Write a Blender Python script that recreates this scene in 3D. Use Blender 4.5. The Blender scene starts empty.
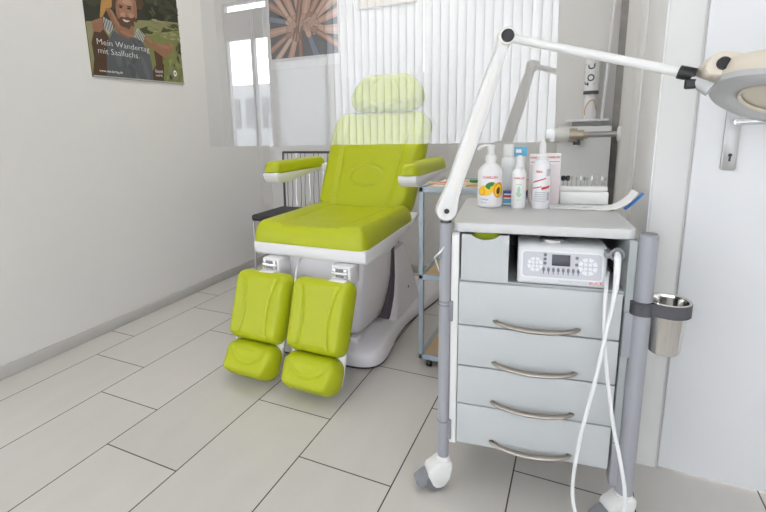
import bpy, bmesh, math, random
from mathutils import Vector, Matrix
random.seed(7)
COL = bpy.context.scene.collection
R = math.radians
PI = math.pi

# ------------------------------------------------------------------ materials
def mat(name, color, rough=0.5, metal=0.0, spec=0.5, bump=0.0, bscale=200.0, var=0.0, vscale=4.0, coat=0.0, emit=0.0, trans=0.0, alpha=1.0, sheen=0.0):
    m = bpy.data.materials.new(name)
    m.use_nodes = True
    nt = m.node_tree
    b = nt.nodes['Principled BSDF']
    c = (color[0], color[1], color[2], 1)
    b.inputs['Base Color'].default_value = c
    b.inputs['Roughness'].default_value = rough
    b.inputs['Metallic'].default_value = metal
    b.inputs['Specular IOR Level'].default_value = spec
    b.inputs['Coat Weight'].default_value = coat
    b.inputs['Transmission Weight'].default_value = trans
    b.inputs['Alpha'].default_value = alpha
    if emit > 0:
        b.inputs['Emission Color'].default_value = c
        b.inputs['Emission Strength'].default_value = emit
    if var > 0 or bump > 0:
        tc = nt.nodes.new('ShaderNodeTexCoord')
    if var > 0:
        n = nt.nodes.new('ShaderNodeTexNoise')
        n.inputs['Scale'].default_value = vscale
        n.inputs['Detail'].default_value = 4
        nt.links.new(tc.outputs['Object'], n.inputs['Vector'])
        mx = nt.nodes.new('ShaderNodeMix'); mx.data_type = 'RGBA'
        mx.inputs[6].default_value = (color[0]*(1-var), color[1]*(1-var), color[2]*(1-var), 1)
        mx.inputs[7].default_value = (min(1, color[0]*(1+var)), min(1, color[1]*(1+var)), min(1, color[2]*(1+var)), 1)
        nt.links.new(n.outputs['Fac'], mx.inputs[0])
        nt.links.new(mx.outputs[2], b.inputs['Base Color'])
    if bump > 0:
        n2 = nt.nodes.new('ShaderNodeTexNoise')
        n2.inputs['Scale'].default_value = bscale
        n2.inputs['Detail'].default_value = 2
        nt.links.new(tc.outputs['Object'], n2.inputs['Vector'])
        bp = nt.nodes.new('ShaderNodeBump')
        bp.inputs['Strength'].default_value = bump
        bp.inputs['Distance'].default_value = 0.002
        nt.links.new(n2.outputs['Fac'], bp.inputs['Height'])
        nt.links.new(bp.outputs['Normal'], b.inputs['Normal'])
    return m

M = {}
M['wall'] = mat('wall_paint', (0.71, 0.695, 0.675), 0.9, bump=0.25, bscale=120, var=0.015, vscale=1.5)
M['wall_white'] = mat('wall_paint_white', (0.76, 0.755, 0.745), 0.9, bump=0.2, bscale=120, var=0.015, vscale=1.5)
M['ceiling'] = mat('ceiling_paint', (0.8, 0.8, 0.79), 0.9)
M['base_tile'] = mat('baseboard_tile', (0.47, 0.455, 0.435), 0.5, var=0.04)
M['lime'] = mat('lime_vinyl', (0.43, 0.475, 0.006), 0.42, spec=0.45, bump=0.12, bscale=900)
M['white_gloss'] = mat('white_plastic', (0.77, 0.76, 0.77), 0.32)
M['white_body'] = mat('lilac_white_plastic', (0.82, 0.795, 0.825), 0.38)
M['white_soft'] = mat('white_matte_plastic', (0.74, 0.735, 0.72), 0.45)
M['seam'] = mat('dark_seam', (0.09, 0.075, 0.09), 0.6)
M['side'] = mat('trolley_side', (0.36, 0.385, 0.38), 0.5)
M['shadow_gap'] = mat('dark_rubber', (0.05, 0.05, 0.052), 0.7)  # dark rubber under the chair base
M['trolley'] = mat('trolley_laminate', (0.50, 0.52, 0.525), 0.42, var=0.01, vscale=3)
M['trolley_top'] = mat('trolley_top_laminate', (0.58, 0.58, 0.575), 0.38, var=0.02, vscale=8)
M['trolley_in'] = mat('trolley_interior', (0.42, 0.43, 0.44), 0.6)
M['pole'] = mat('grey_powder_metal', (0.33, 0.335, 0.365), 0.38, spec=0.6)
M['bracket'] = mat('grey_bracket', (0.24, 0.245, 0.265), 0.5)
M['charcoal'] = mat('charcoal_plastic', (0.075, 0.073, 0.085), 0.5)
M['steel'] = mat('polished_steel', (0.72, 0.70, 0.67), 0.13, metal=1.0)
M['nickel'] = mat('brushed_nickel', (0.36, 0.325, 0.285), 0.36, metal=1.0)
M['chrome'] = mat('chrome', (0.75, 0.75, 0.77), 0.1, metal=1.0)
M['satin'] = mat('satin_steel', (0.44, 0.44, 0.43), 0.4, metal=1.0)
M['black'] = mat('black_plastic', (0.012, 0.012, 0.013), 0.4)
M['black_fab'] = mat('black_upholstery', (0.035, 0.036, 0.042), 0.7, bump=0.2, bscale=500)
M['wire'] = mat('dark_wire', (0.12, 0.12, 0.13), 0.3, metal=0.8)
M['wood'] = mat('beech_shelf', (0.62, 0.44, 0.26), 0.5, var=0.12, vscale=12)
M['cart'] = mat('blue_grey_metal', (0.34, 0.40, 0.46), 0.4)
M['door'] = mat('door_lacquer', (0.71, 0.715, 0.725), 0.5, var=0.015, vscale=3)
M['frame_w'] = mat('door_frame_paint', (0.68, 0.675, 0.66), 0.5, var=0.02)
M['frame_hi'] = mat('white_trim', (0.78, 0.78, 0.785), 0.4)
M['door_gap'] = mat('door_joint', (0.55, 0.54, 0.53), 0.8)
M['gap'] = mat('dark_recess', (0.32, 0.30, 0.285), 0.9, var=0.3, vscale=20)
M['cream'] = mat('cream_plastic', (0.68, 0.615, 0.51), 0.42)
M['ivory'] = mat('ivory_plastic', (0.76, 0.73, 0.68), 0.4)
M['lamp_grey'] = mat('pale_grey_plastic', (0.50, 0.505, 0.505), 0.5)
M['lens'] = mat('milky_lens', (0.92, 0.91, 0.88), 0.15, coat=0.5)
M['dev'] = mat('device_shell', (0.68, 0.69, 0.70), 0.4)
M['dev_panel'] = mat('device_panel', (0.53, 0.535, 0.565), 0.4)
M['dev_icon'] = mat('device_icon', (0.16, 0.165, 0.19), 0.5)
M['dev_key'] = mat('device_key', (0.74, 0.75, 0.77), 0.4)
M['screen'] = mat('dark_display', (0.045, 0.045, 0.06), 0.2)
M['red'] = mat('red_print', (0.62, 0.055, 0.05), 0.5)
M['palered'] = mat('pale_red_print', (0.70, 0.22, 0.20), 0.5)
M['blue'] = mat('blue_print', (0.035, 0.24, 0.62), 0.45)
M['cyan'] = mat('pale_blue_print', (0.12, 0.42, 0.62), 0.45)
M['navy'] = mat('navy_print', (0.05, 0.10, 0.36), 0.5)
M['green'] = mat('green_print', (0.36, 0.58, 0.36), 0.5)
M['dgreen'] = mat('deep_green', (0.02, 0.20, 0.035), 0.45)
M['yellow'] = mat('papaya_yellow', (0.90, 0.58, 0.02), 0.5)
M['orange'] = mat('papaya_orange', (0.80, 0.26, 0.02), 0.5)
M['seedblack'] = mat('papaya_seed', (0.06, 0.03, 0.02), 0.5)
M['paper'] = mat('white_paper', (0.80, 0.80, 0.80), 0.8)
M['foil'] = mat('milky_bottle', (0.74, 0.75, 0.74), 0.25)
M['pink'] = mat('pale_pink_card', (0.74, 0.66, 0.66), 0.6)
M['stickwood'] = mat('birch_stick', (0.68, 0.50, 0.32), 0.6)
M['bone'] = mat('grey_print', (0.42, 0.42, 0.46), 0.6)
M['brass'] = mat('dull_brass', (0.52, 0.46, 0.38), 0.35, metal=0.9)
M['rad'] = mat('radiator_enamel', (0.80, 0.80, 0.79), 0.4)
M['hose'] = mat('white_hose', (0.78, 0.79, 0.79), 0.4)
M['tan'] = mat('tan_wire', (0.55, 0.36, 0.20), 0.6)
M['wheel'] = mat('grey_rubber', (0.16, 0.165, 0.175), 0.6)
M['lime_item'] = mat('green_sponge', (0.42, 0.50, 0.02), 0.8)

def floor_material():
    m = bpy.data.materials.new('floor_tiles'); m.use_nodes = True
    nt = m.node_tree; b = nt.nodes['Principled BSDF']
    L = nt.links
    def math_(op, a, bb=None, clamp=False):
        n = nt.nodes.new('ShaderNodeMath'); n.operation = op; n.use_clamp = clamp
        for i, x in enumerate((a, bb)):
            if x is None: continue
            if isinstance(x, (int, float)): n.inputs[i].default_value = x
            else: L.new(x, n.inputs[i])
        return n.outputs[0]
    g = nt.nodes.new('ShaderNodeNewGeometry')
    s = nt.nodes.new('ShaderNodeSeparateXYZ'); L.new(g.outputs['Position'], s.inputs[0])
    w = 0.30408; Lt = 2*w
    u = math_('DIVIDE', math_('ADD', s.outputs[0], 1.94326), w)
    n = math_('FLOOR', u)
    fu = math_('SUBTRACT', u, n)
    v = math_('DIVIDE', math_('ADD', math_('SUBTRACT', s.outputs[1], 1.2687), math_('MULTIPLY', n, Lt/3)), Lt)
    nv = math_('FLOOR', v)
    fv = math_('SUBTRACT', v, nv)
    du = math_('MULTIPLY', math_('MINIMUM', fu, math_('SUBTRACT', 1.0, fu)), w)
    dv = math_('MULTIPLY', math_('MINIMUM', fv, math_('SUBTRACT', 1.0, fv)), Lt)
    d = math_('MINIMUM', du, dv)
    joint = math_('LESS_THAN', d, 0.0020)
    wn = nt.nodes.new('ShaderNodeTexWhiteNoise'); wn.noise_dimensions = '2D'
    cb = nt.nodes.new('ShaderNodeCombineXYZ'); L.new(n, cb.inputs[0]); L.new(nv, cb.inputs[1])
    L.new(cb.outputs[0], wn.inputs['Vector'])
    no = nt.nodes.new('ShaderNodeTexNoise'); no.inputs['Scale'].default_value = 9; no.inputs['Detail'].default_value = 6
    mp = nt.nodes.new('ShaderNodeMapping'); mp.inputs['Scale'].default_value = (1.6, 0.5, 1)
    L.new(g.outputs['Position'], mp.inputs['Vector']); L.new(mp.outputs[0], no.inputs['Vector'])
    k = math_('ADD', math_('MULTIPLY', wn.outputs['Value'], 0.05), math_('MULTIPLY', no.outputs['Fac'], 0.10))
    k = math_('ADD', k, 0.925)
    base = nt.nodes.new('ShaderNodeMix'); base.data_type = 'RGBA'; base.blend_type = 'MULTIPLY'
    base.inputs[0].default_value = 1.0
    base.inputs[6].default_value = (0.575, 0.548, 0.515, 1)
    cc = nt.nodes.new('ShaderNodeCombineXYZ')
    for i in range(3): L.new(k, cc.inputs[i])
    L.new(cc.outputs[0], base.inputs[7])
    mx = nt.nodes.new('ShaderNodeMix'); mx.data_type = 'RGBA'
    L.new(joint, mx.inputs[0]); L.new(base.outputs[2], mx.inputs[6])
    mx.inputs[7].default_value = (0.05, 0.045, 0.04, 1)
    L.new(mx.outputs[2], b.inputs['Base Color'])
    b.inputs['Roughness'].default_value = 0.42
    b.inputs['Specular IOR Level'].default_value = 0.4
    bp = nt.nodes.new('ShaderNodeBump'); bp.inputs['Strength'].default_value = 0.4; bp.inputs['Distance'].default_value = 0.002
    hh = math_('SUBTRACT', math_('MULTIPLY', no.outputs['Fac'], 0.15), joint)
    L.new(hh, bp.inputs['Height']); L.new(bp.outputs['Normal'], b.inputs['Normal'])
    return m
M['floor'] = floor_material()

def acrylic():
    m = bpy.data.materials.new('clear_acrylic'); m.use_nodes = True
    nt = m.node_tree
    for n in list(nt.nodes):
        if n.type != 'OUTPUT_MATERIAL': nt.nodes.remove(n)
    out = [n for n in nt.nodes if n.type == 'OUTPUT_MATERIAL'][0]
    t = nt.nodes.new('ShaderNodeBsdfTransparent'); t.inputs[0].default_value = (0.83, 0.836, 0.845, 1)
    g = nt.nodes.new('ShaderNodeBsdfGlossy'); g.inputs['Roughness'].default_value = 0.0
    g.inputs['Color'].default_value = (1, 1, 1, 1)
    mx = nt.nodes.new('ShaderNodeMixShader'); mx.inputs[0].default_value = 0.175
    nt.links.new(t.outputs[0], mx.inputs[1]); nt.links.new(g.outputs[0], mx.inputs[2])
    nt.links.new(mx.outputs[0], out.inputs[0])
    return m
M['acrylic'] = acrylic()

def slat_material():
    m = bpy.data.materials.new('blind_fabric'); m.use_nodes = True
    nt = m.node_tree
    for n in list(nt.nodes):
        if n.type != 'OUTPUT_MATERIAL': nt.nodes.remove(n)
    out = [n for n in nt.nodes if n.type == 'OUTPUT_MATERIAL'][0]
    t = nt.nodes.new('ShaderNodeBsdfTranslucent'); t.inputs[0].default_value = (0.80, 0.82, 0.85, 1)
    d = nt.nodes.new('ShaderNodeBsdfDiffuse'); d.inputs[0].default_value = (0.8, 0.8, 0.8, 1)
    mx = nt.nodes.new('ShaderNodeMixShader'); mx.inputs[0].default_value = 0.5
    nt.links.new(t.outputs[0], mx.inputs[1]); nt.links.new(d.outputs[0], mx.inputs[2])
    nt.links.new(mx.outputs[0], out.inputs[0])
    return m
M['slat'] = slat_material()
M['hem'] = mat('blind_hem', (0.50, 0.51, 0.52), 0.9)  # grey strips added along slat edges, standing in for the overlap shading

# ------------------------------------------------------------------ mesh builder
class MB:
    def __init__(s):
        s.v = []; s.f = []; s.m = []
    def add(s, vs, fs, mi=0, T=None):
        o = len(s.v)
        for p in vs:
            p = Vector(p)
            s.v.append(T @ p if T is not None else p)
        for f in fs:
            s.f.append([i+o for i in f]); s.m.append(mi)
        return s
    def bm(s, bm, mi=0, T=None):
        bm.verts.index_update()
        s.add([v.co.copy() for v in bm.verts], [[v.index for v in f.verts] for f in bm.faces], mi, T)
        bm.free(); return s
    def box(s, x0, x1, y0, y1, z0, z1, bev=0.0, mi=0, T=None, seg=2):
        bm = bmesh.new()
        bmesh.ops.create_cube(bm, size=1.0)
        for v in bm.verts:
            v.co = Vector(((x0+x1)/2+v.co.x*(x1-x0), (y0+y1)/2+v.co.y*(y1-y0), (z0+z1)/2+v.co.z*(z1-z0)))
        if bev > 0:
            bmesh.ops.bevel(bm, geom=bm.edges[:], offset=bev, segments=seg, profile=0.5, affect='EDGES')
        return s.bm(bm, mi, T)
    def prism(s, pts, d0, d1, plane='yz', bev=0.0, mi=0, T=None, seg=2):
        # outline pts in a plane, extruded along the remaining axis from d0 to d1
        def P(a, b, d):
            return {'yz': (d, a, b), 'xz': (a, d, b), 'xy': (a, b, d)}[plane]
        bm = bmesh.new()
        A = [bm.verts.new(P(a, b, d0)) for a, b in pts]
        B = [bm.verts.new(P(a, b, d1)) for a, b in pts]
        n = len(pts)
        bm.faces.new(A); bm.faces.new(B[::-1])
        for i in range(n):
            bm.faces.new((A[i], B[i], B[(i+1) % n], A[(i+1) % n]))
        bmesh.ops.recalc_face_normals(bm, faces=bm.faces[:])
        if bev > 0:
            bmesh.ops.bevel(bm, geom=bm.edges[:], offset=bev, segments=seg, profile=0.5, affect='EDGES')
        return s.bm(bm, mi, T)
    def tube(s, pts, r, seg=12, mi=0, T=None, cap=True, closed=False, flat=1.0):
        pts = [Vector(p) for p in pts]
        n = len(pts)
        rr = r if isinstance(r, (list, tuple)) else [r]*n
        vs = []; fs = []
        prev = None
        for i, p in enumerate(pts):
            if closed: t = (pts[(i+1) % n]-pts[i-1])
            else: t = (pts[min(i+1, n-1)]-pts[max(i-1, 0)])
            t.normalize()
            if prev is None:
                a = Vector((0, 0, 1)) if abs(t.z) < 0.9 else Vector((1, 0, 0))
                x = t.cross(a).normalized()
            else:
                x = (prev - t*prev.dot(t)).normalized()
            prev = x
            y = t.cross(x)
            for k in range(seg):
                a = 2*PI*k/seg
                vs.append(p + x*(rr[i]*math.cos(a)) + y*(rr[i]*flat*math.sin(a)))
        for i in range(n if closed else n-1):
            j = (i+1) % n
            for k in range(seg):
                k2 = (k+1) % seg
                fs.append([i*seg+k, i*seg+k2, j*seg+k2, j*seg+k])
        if cap and not closed:
            fs.append(list(range(seg))[::-1]); fs.append([(n-1)*seg+k for k in range(seg)])
        return s.add(vs, fs, mi, T)
    def cyl(s, p0, p1, r, seg=24, mi=0, T=None, r1=None):
        return s.tube([p0, p1], [r, r1 if r1 is not None else r], seg, mi, T)
    def lathe(s, prof, seg=40, mi=0, T=None, cx=0, cy=0, sy=1.0):
        vs = []; fs = []
        n = len(prof)
        for (r, z) in prof:
            for k in range(seg):
                a = 2*PI*k/seg
                vs.append((cx+r*math.cos(a), cy+sy*r*math.sin(a), z))
        for i in range(n-1):
            for k in range(seg):
                k2 = (k+1) % seg
                fs.append([i*seg+k, i*seg+k2, (i+1)*seg+k2, (i+1)*seg+k])
        if prof[0][0] > 1e-6: fs.append(list(range(seg))[::-1])
        if prof[-1][0] > 1e-6: fs.append([(n-1)*seg+k for k in range(seg)])
        return s.add(vs, fs, mi, T)
    def pad(s, w, l, t, cr, er, T, taper=0.0, fn=None, mi=0, rings=34, seg=112, back=0.012, pw=0.5):
        hw, hl = w/2, l/2
        def sdf(x, y):
            qx, qy = abs(x)-hw+cr, abs(y)-hl+cr
            return math.hypot(max(qx, 0), max(qy, 0)) + min(max(qx, qy), 0) - cr
        bnd = []
        for k in range(seg):
            a = 2*PI*(k+0.5)/seg
            c, sn = math.cos(a)*hw, math.sin(a)*hl
            lo, hi = 0.0, 2.0
            for _ in range(30):
                mid = (lo+hi)/2
                if sdf(c*mid, sn*mid) > 0: hi = mid
                else: lo = mid
            bnd.append((c*lo, sn*lo))
        vs = []; fs = []
        def place(x, y, z):
            return (x*(1+taper*y/hl), y, z)
        top0 = 0
        vs.append(None)
        for r in range(1, rings+1):
            q = 1-(1-r/rings)**1.35
            for (bx, by) in bnd:
                x, y = bx*q, by*q
                d = max(0.0, -sdf(x, y))
                e = min(1.0, d/er)
                h = t*((1-(1-e)**2)**pw)
                if fn: h += fn(x, y, d)*min(1, e*1.5)
                vs.append(place(x, y, max(h, 0.0) + back))
        h0 = t + (fn(0, 0, min(hw, hl)) if fn else 0)
        vs[0] = place(0, 0, h0+back)
        for k in range(seg):
            fs.append([0, 1+k, 1+(k+1) % seg])
        for r in range(rings-1):
            for k in range(seg):
                k2 = (k+1) % seg
                a = 1+r*seg
                fs.append([a+k, a+seg+k, a+seg+k2, a+k2])
        # side + back
        last = 1+(rings-1)*seg
        o = len(vs)
        for (bx, by) in bnd: vs.append(place(bx, by, back*0.4))
        for (bx, by) in bnd: vs.append(place(bx*0.96, by*0.96, 0))
        for k in range(seg):
            k2 = (k+1) % seg
            fs.append([last+k, o+k, o+k2, last+k2])
            fs.append([o+k, o+seg+k, o+seg+k2, o+k2])
        fs.append([o+seg+k for k in range(seg)][::-1])
        return s.add(vs, fs, mi, T)
    def build(s, name, mats, parent=None, world=True, angle=38):
        me = bpy.data.meshes.new(name)
        vs = s.v
        if parent is not None and world:
            inv = WM[parent.name].inverted()
            vs = [inv @ p for p in vs]
        me.from_pydata([tuple(p) for p in vs], [], s.f)
        if not isinstance(mats, (list, tuple)): mats = [mats]
        for k in mats: me.materials.append(M[k])
        me.polygons.foreach_set('material_index', s.m)
        me.polygons.foreach_set('use_smooth', [True]*len(s.f))
        me.update()
        bm = bmesh.new(); bm.from_mesh(me)
        bmesh.ops.recalc_face_normals(bm, faces=bm.faces[:]); bm.to_mesh(me); bm.free()
        me.set_sharp_from_angle(angle=R(angle))
        o = bpy.data.objects.new(name, me)
        COL.objects.link(o)
        if parent is not None:
            o.parent = parent
            WM[o.name] = WM[parent.name].copy()
        else:
            WM[o.name] = Matrix.Identity(4)
        return o
    def thing(s, name, mats, label, cat, loc=(0, 0, 0), rotz=0, group=None, world=True, angle=38):
        e = Matrix.Translation(loc) @ Matrix.Rotation(rotz, 4, 'Z')
        if world:
            inv = e.inverted(); s.v = [inv @ p for p in s.v]
        o = s.build(name, mats, None, False, angle)
        o.location = loc; o.rotation_euler = (0, 0, rotz)
        WM[o.name] = e
        tag(o, label, cat, group)
        return o
WM = {}
def tag(o, label, cat, group=None):
    o['label'] = label; o['category'] = cat
    if group: o['group'] = group
    return o
def thing(name, label, cat, loc=(0, 0, 0), rotz=0, group=None):
    o = bpy.data.objects.new(name, None); COL.objects.link(o)
    o.empty_display_size = 0.05
    o.location = loc; o.rotation_euler = (0, 0, rotz)
    WM[o.name] = Matrix.Translation(loc) @ Matrix.Rotation(rotz, 4, 'Z')
    return tag(o, label, cat, group)
def struct(mb, name, mats):
    o = mb.build(name, mats); o['kind'] = 'structure'; return o
def child(mb, name, mats, parent, label=None, world=True, angle=38):
    o = mb.build(name, mats, parent, world, angle)
    if label: o['label'] = label
    return o
def copy_tree(o, loc=None, rotz=None, label=None, parent=None):
    c = o.copy(); COL.objects.link(c)
    if parent is not None: c.parent = parent
    if loc is not None: c.location = loc
    if rotz is not None: c.rotation_euler = (0, 0, rotz)
    if label: c['label'] = label
    for k in list(o.children): copy_tree(k, parent=c)
    return c
def smooth_path(pts, n=8):
    pts = [Vector(p) for p in pts]
    out = []
    P = [pts[0]*2-pts[1]] + pts + [pts[-1]*2-pts[-2]]
    for i in range(1, len(P)-2):
        a, b, c, d = P[i-1], P[i], P[i+1], P[i+2]
        for k in range(n):
            t = k/n
            out.append(0.5*((2*b)+(c-a)*t+(2*a-5*b+4*c-d)*t*t+(3*b-a-3*c+d)*t**3))
    out.append(pts[-1])
    return out
def text_data(body, size, bold=0.0, spacing=1.0):
    cu = bpy.data.curves.new('lettering', 'FONT')
    cu.body = body; cu.size = size; cu.align_x = 'CENTER'; cu.align_y = 'CENTER'
    cu.offset = bold; cu.space_character = spacing; cu.resolution_u = 2
    ob = bpy.data.objects.new('lettering', cu)
    COL.objects.link(ob)
    dg = bpy.context.evaluated_depsgraph_get()
    me = bpy.data.meshes.new_from_object(ob.evaluated_get(dg))
    vs = [v.co.copy() for v in me.vertices]; fs = [list(p.vertices) for p in me.polygons]
    bpy.data.objects.remove(ob); bpy.data.curves.remove(cu); bpy.data.meshes.remove(me)
    return vs, fs
def frame_T(o, x, y, z):
    x, y, z = Vector(x), Vector(y), Vector(z)
    return Matrix(((x.x, y.x, z.x, o[0]), (x.y, y.y, z.y, o[1]), (x.z, y.z, z.z, o[2]), (0, 0, 0, 1)))

# ------------------------------------------------------------------ camera
cam = bpy.data.cameras.new('camera')
co = bpy.data.objects.new('camera', cam); COL.objects.link(co)
r_ = Vector((0.901464, 0.432064, -0.02616)); u_ = Vector((-0.061259, 0.187174, 0.980415)); f_ = Vector((-0.428498, 0.882206, -0.195199))
co.matrix_world = Matrix(((r_.x, u_.x, -f_.x, 0), (r_.y, u_.y, -f_.y, 0), (r_.z, u_.z, -f_.z, 1.0), (0, 0, 0, 1)))
cam.sensor_fit = 'HORIZONTAL'; cam.sensor_width = 36.0
cam.lens = 467.731*36/766
cam.shift_x = (383-353.421)/766; cam.shift_y = -(256-218.449)/766
cam.clip_start = 0.02
sc = bpy.context.scene
sc.camera = co

# ------------------------------------------------------------------ room shell
XL, YB, XR, YD, H = -2.119, 2.95, 0.178, 1.443, 2.6
struct(MB().box(-5.1, 3.3, -2.1, 3.1, -0.1, 0.0), 'floor', 'floor')
struct(MB().box(-5.1, 3.3, -2.1, 3.1, H, H+0.1), 'ceiling', 'ceiling')
struct(MB().box(XL-0.15, XL, 0.55, YB+0.1, 0, H), 'wall_left', 'wall')
struct(MB().box(-5.1, XL-0.15, 0.55, 0.70, 0, H), 'wall_alcove', 'wall_white')
struct(MB().box(-5.1, -4.95, -2.1, 0.55, 0, H), 'wall_far', 'wall_white')
struct(MB().box(XL, XR+0.15, YB, YB+0.12, 0, H), 'wall_back', 'wall')
struct(MB().box(XR, XR+0.12, YD+0.07, YB, 0, H), 'wall_return', 'wall_white')
# door wall with an opening for the door leaf
DX0, DX1, DZ = 0.256, 1.116, 2.02
w = MB().box(XR+0.12, DX0-0.03, YD+0.07, YD+0.18, 0, H).box(DX1+0.03, 3.3, YD, YD+0.12, 0, H).box(DX0-0.03, DX1+0.03, YD, YD+0.12, DZ+0.03, H)
struct(w, 'wall_door', 'wall_white')
struct(MB().box(3.2, 3.3, -2.1, YD, 0, H), 'wall_side', 'wall_white')
# wall behind the camera with a glazed door and a wide window
WY = -2.0
GX0, GX1 = -4.21, -3.53       # glazed door
BX0, BX1 = -2.62, 2.6        # window behind the vertical blinds
w = MB()
w.box(-5.1, GX0, WY-0.1, WY, 0, H).box(GX1, -3.40, WY-0.1, WY, 0, H).box(-3.40, -2.74, WY-0.1, WY, 0, 0.45).box(-3.40, -2.74, WY-0.1, WY, 1.78, H).box(-2.74, BX0, WY-0.1, WY, 0, H).box(BX1, 3.3, WY-0.1, WY, 0, H)
w.box(GX0, GX1, WY-0.1, WY, 2.55, H).box(BX0, BX1, WY-0.1, WY, 2.45, H).box(BX0, BX1, WY-0.1, WY, 0, 0.12)
struct(w, 'wall_window', 'wall_white')
w = MB()
for (a, b, c, d) in ((GX0, GX0+0.03, 0.0, 2.55), (GX1-0.02, GX1, 0.0, 2.55), (GX1-0.275, GX1-0.235, 0.0, 2.10)):
    w.box(a, b, WY-0.08, WY-0.02, c, d)
w.box(GX0, GX1, WY-0.09, WY-0.02, 2.10, 2.44).box(GX0, GX1, WY-0.08, WY-0.02, 0, 0.1).box(GX0, GX1, WY-0.08, WY-0.02, 2.52, 2.55)
struct(w, 'window_1', 'pole')
# skirting
struct(MB().box(XL, XL+0.012, 0.55, YB, 0, 0.055, 0.003), 'baseboard_left', 'base_tile')
struct(MB().box(XL+0.012, XR, YB-0.012, YB, 0, 0.055, 0.003), 'baseboard_back', 'base_tile')
# solid corner strip beside the radiator, coloured dark to stand in for shadow
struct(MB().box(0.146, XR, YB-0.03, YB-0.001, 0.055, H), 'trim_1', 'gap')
# door frame: stepped jamb, rounded cover strip, door leaf
struct(MB().box(XR-0.0025, DX0-0.004, YD-0.002, YD+0.10, 0, 2.1, 0.004), 'trim_2', 'frame_w')
struct(MB().box(XR-0.0055, XR+0.002, YD+0.001, 1.845, 0, 2.1, 0.001), 'trim_3', 'frame_hi')
struct(MB().box(XR-0.006, XR+0.001, 1.93, 2.17, 0, 2.1, 0.002), 'trim_4', 'frame_hi')
d = MB().box(DX0, DX1, YD-0.008, YD+0.035, 0.012, DZ, 0.003)
door = struct(d, 'door_1', 'door')
struct(MB().box(DX0-0.005, DX0-0.0005, YD-0.002, YD+0.05, 0.0, DZ), 'trim_5', 'door_gap')
struct(MB().box(DX1+0.004, DX1+0.09, YD-0.02, YD-0.001, 0, 2.1, 0.004).box(XR, DX1+0.09, YD-0.02, YD-0.001, DZ+0.006, DZ+0.09, 0.004), 'trim_6', 'frame_w')
# door handle: tall plate with keyhole and a straight lever
YH = YD-0.008
pl = MB().prism([(0.3125, 0.872), (0.3165, 0.868), (0.3395, 0.868), (0.3435, 0.872), (0.3435, 1.065), (0.3125, 1.065)], YH-0.006, YH, 'xz', 0.0012)
hp = child(pl, 'handle_plate', 'satin', door, 'satin steel lock plate')
kh = MB().lathe([(0.0001, 0), (0.004, 0), (0.004, 0.002), (0.0001, 0.002)], 16, T=frame_T((0.329, YH-0.0065, 0.905), (1, 0, 0), (0, 0, 1), (0, -1, 0)))
kh.box(0.3272, 0.3308, YH-0.0085, YH-0.0055, 0.890, 0.905)
child(kh, 'keyhole', 'black', hp)
lv = MB().cyl((0.328, YH-0.004, 0.984), (0.328, YH-0.045, 0.984), 0.0085, 20)
lv.tube(smooth_path([(0.322, YH-0.045, 0.984), (0.36, YH-0.047, 0.985), (0.42, YH-0.046, 0.985), (0.455, YH-0.044, 0.985)], 4), [0.0085]*13, 16)
child(lv, 'door_handle', 'chrome', door, 'straight polished door lever')

# vertical blinds behind the camera, each slat hung from one rail
vb = thing('vertical_blind', 'white vertical slat blind across the wide window mirrored in the hanging clear sheet', 'blind', (0, WY+0.04, 0))
child(MB().box(BX0-0.05, BX1+0.05, WY+0.02, WY+0.06, 2.44, 2.49, 0.004), 'rail', 'white_soft', vb)
sl = MB(); hm_ = MB(); x = BX0-0.02; k = 0
while x < BX1+0.02:
    pts = []
    for q in range(5):
        a = -1+q*0.5
        pts.append((x+0.0475*a, WY+0.045+0.007*(1-a*a)+a*0.010))
    vs = [(p[0], p[1], 0.08) for p in pts]+[(p[0], p[1], 2.45) for p in pts]
    sl.add(vs, [[i, i+1, i+6, i+5] for i in range(4)])
    hm_.box(x+0.0405, x+0.0475, WY+0.0535, WY+0.0560, 0.08, 2.45)
    x += 0.0875; k += 1
    if k == 13: x += 0.012
so = child(sl, 'slat', 'slat', vb); so['kind'] = 'stuff'
ho = child(hm_, 'hem', 'hem', vb); ho['kind'] = 'stuff'
rs = thing('roller_blind', 'plain white roller shade over the lower window beside the vertical blind', 'shade', (-3.03, WY+0.02, 0.5))  # shade and its opening added to brighten the mirrored area below the hands poster
child(MB().box(-3.45, -2.715, WY+0.012, WY+0.014, 0.42, 1.80), 'shade_cloth', 'slat', rs)
child(MB().cyl((-3.47, WY+0.03, 1.80), (-2.715, WY+0.03, 1.80), 0.022, 20), 'roller', 'white_soft', rs)
# pale facade across the street, seen only as a reflection
fb = MB().box(-13.9, 3.0, -9.4, -9, 0, 2.3)
for i in range(27):
    fb.box(-13.6+i*0.6, -13.25+i*0.6, -9.0, -8.97, 1.0, 1.9, mi=1)
M['facade'] = mat('facade_render', (0.30, 0.32, 0.34), 0.9); M['facade_dark'] = mat('facade_window', (0.12, 0.13, 0.15), 0.4)
fo = fb.thing('building', ['facade', 'facade_dark'], 'pale low building outside across the street', 'building', (-3, -9.2, 0))
gs = MB().box(-14, 14, -9.5, -2.1, -0.12, -0.02)
struct(gs, 'ground_outside', 'wall_white')

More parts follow.
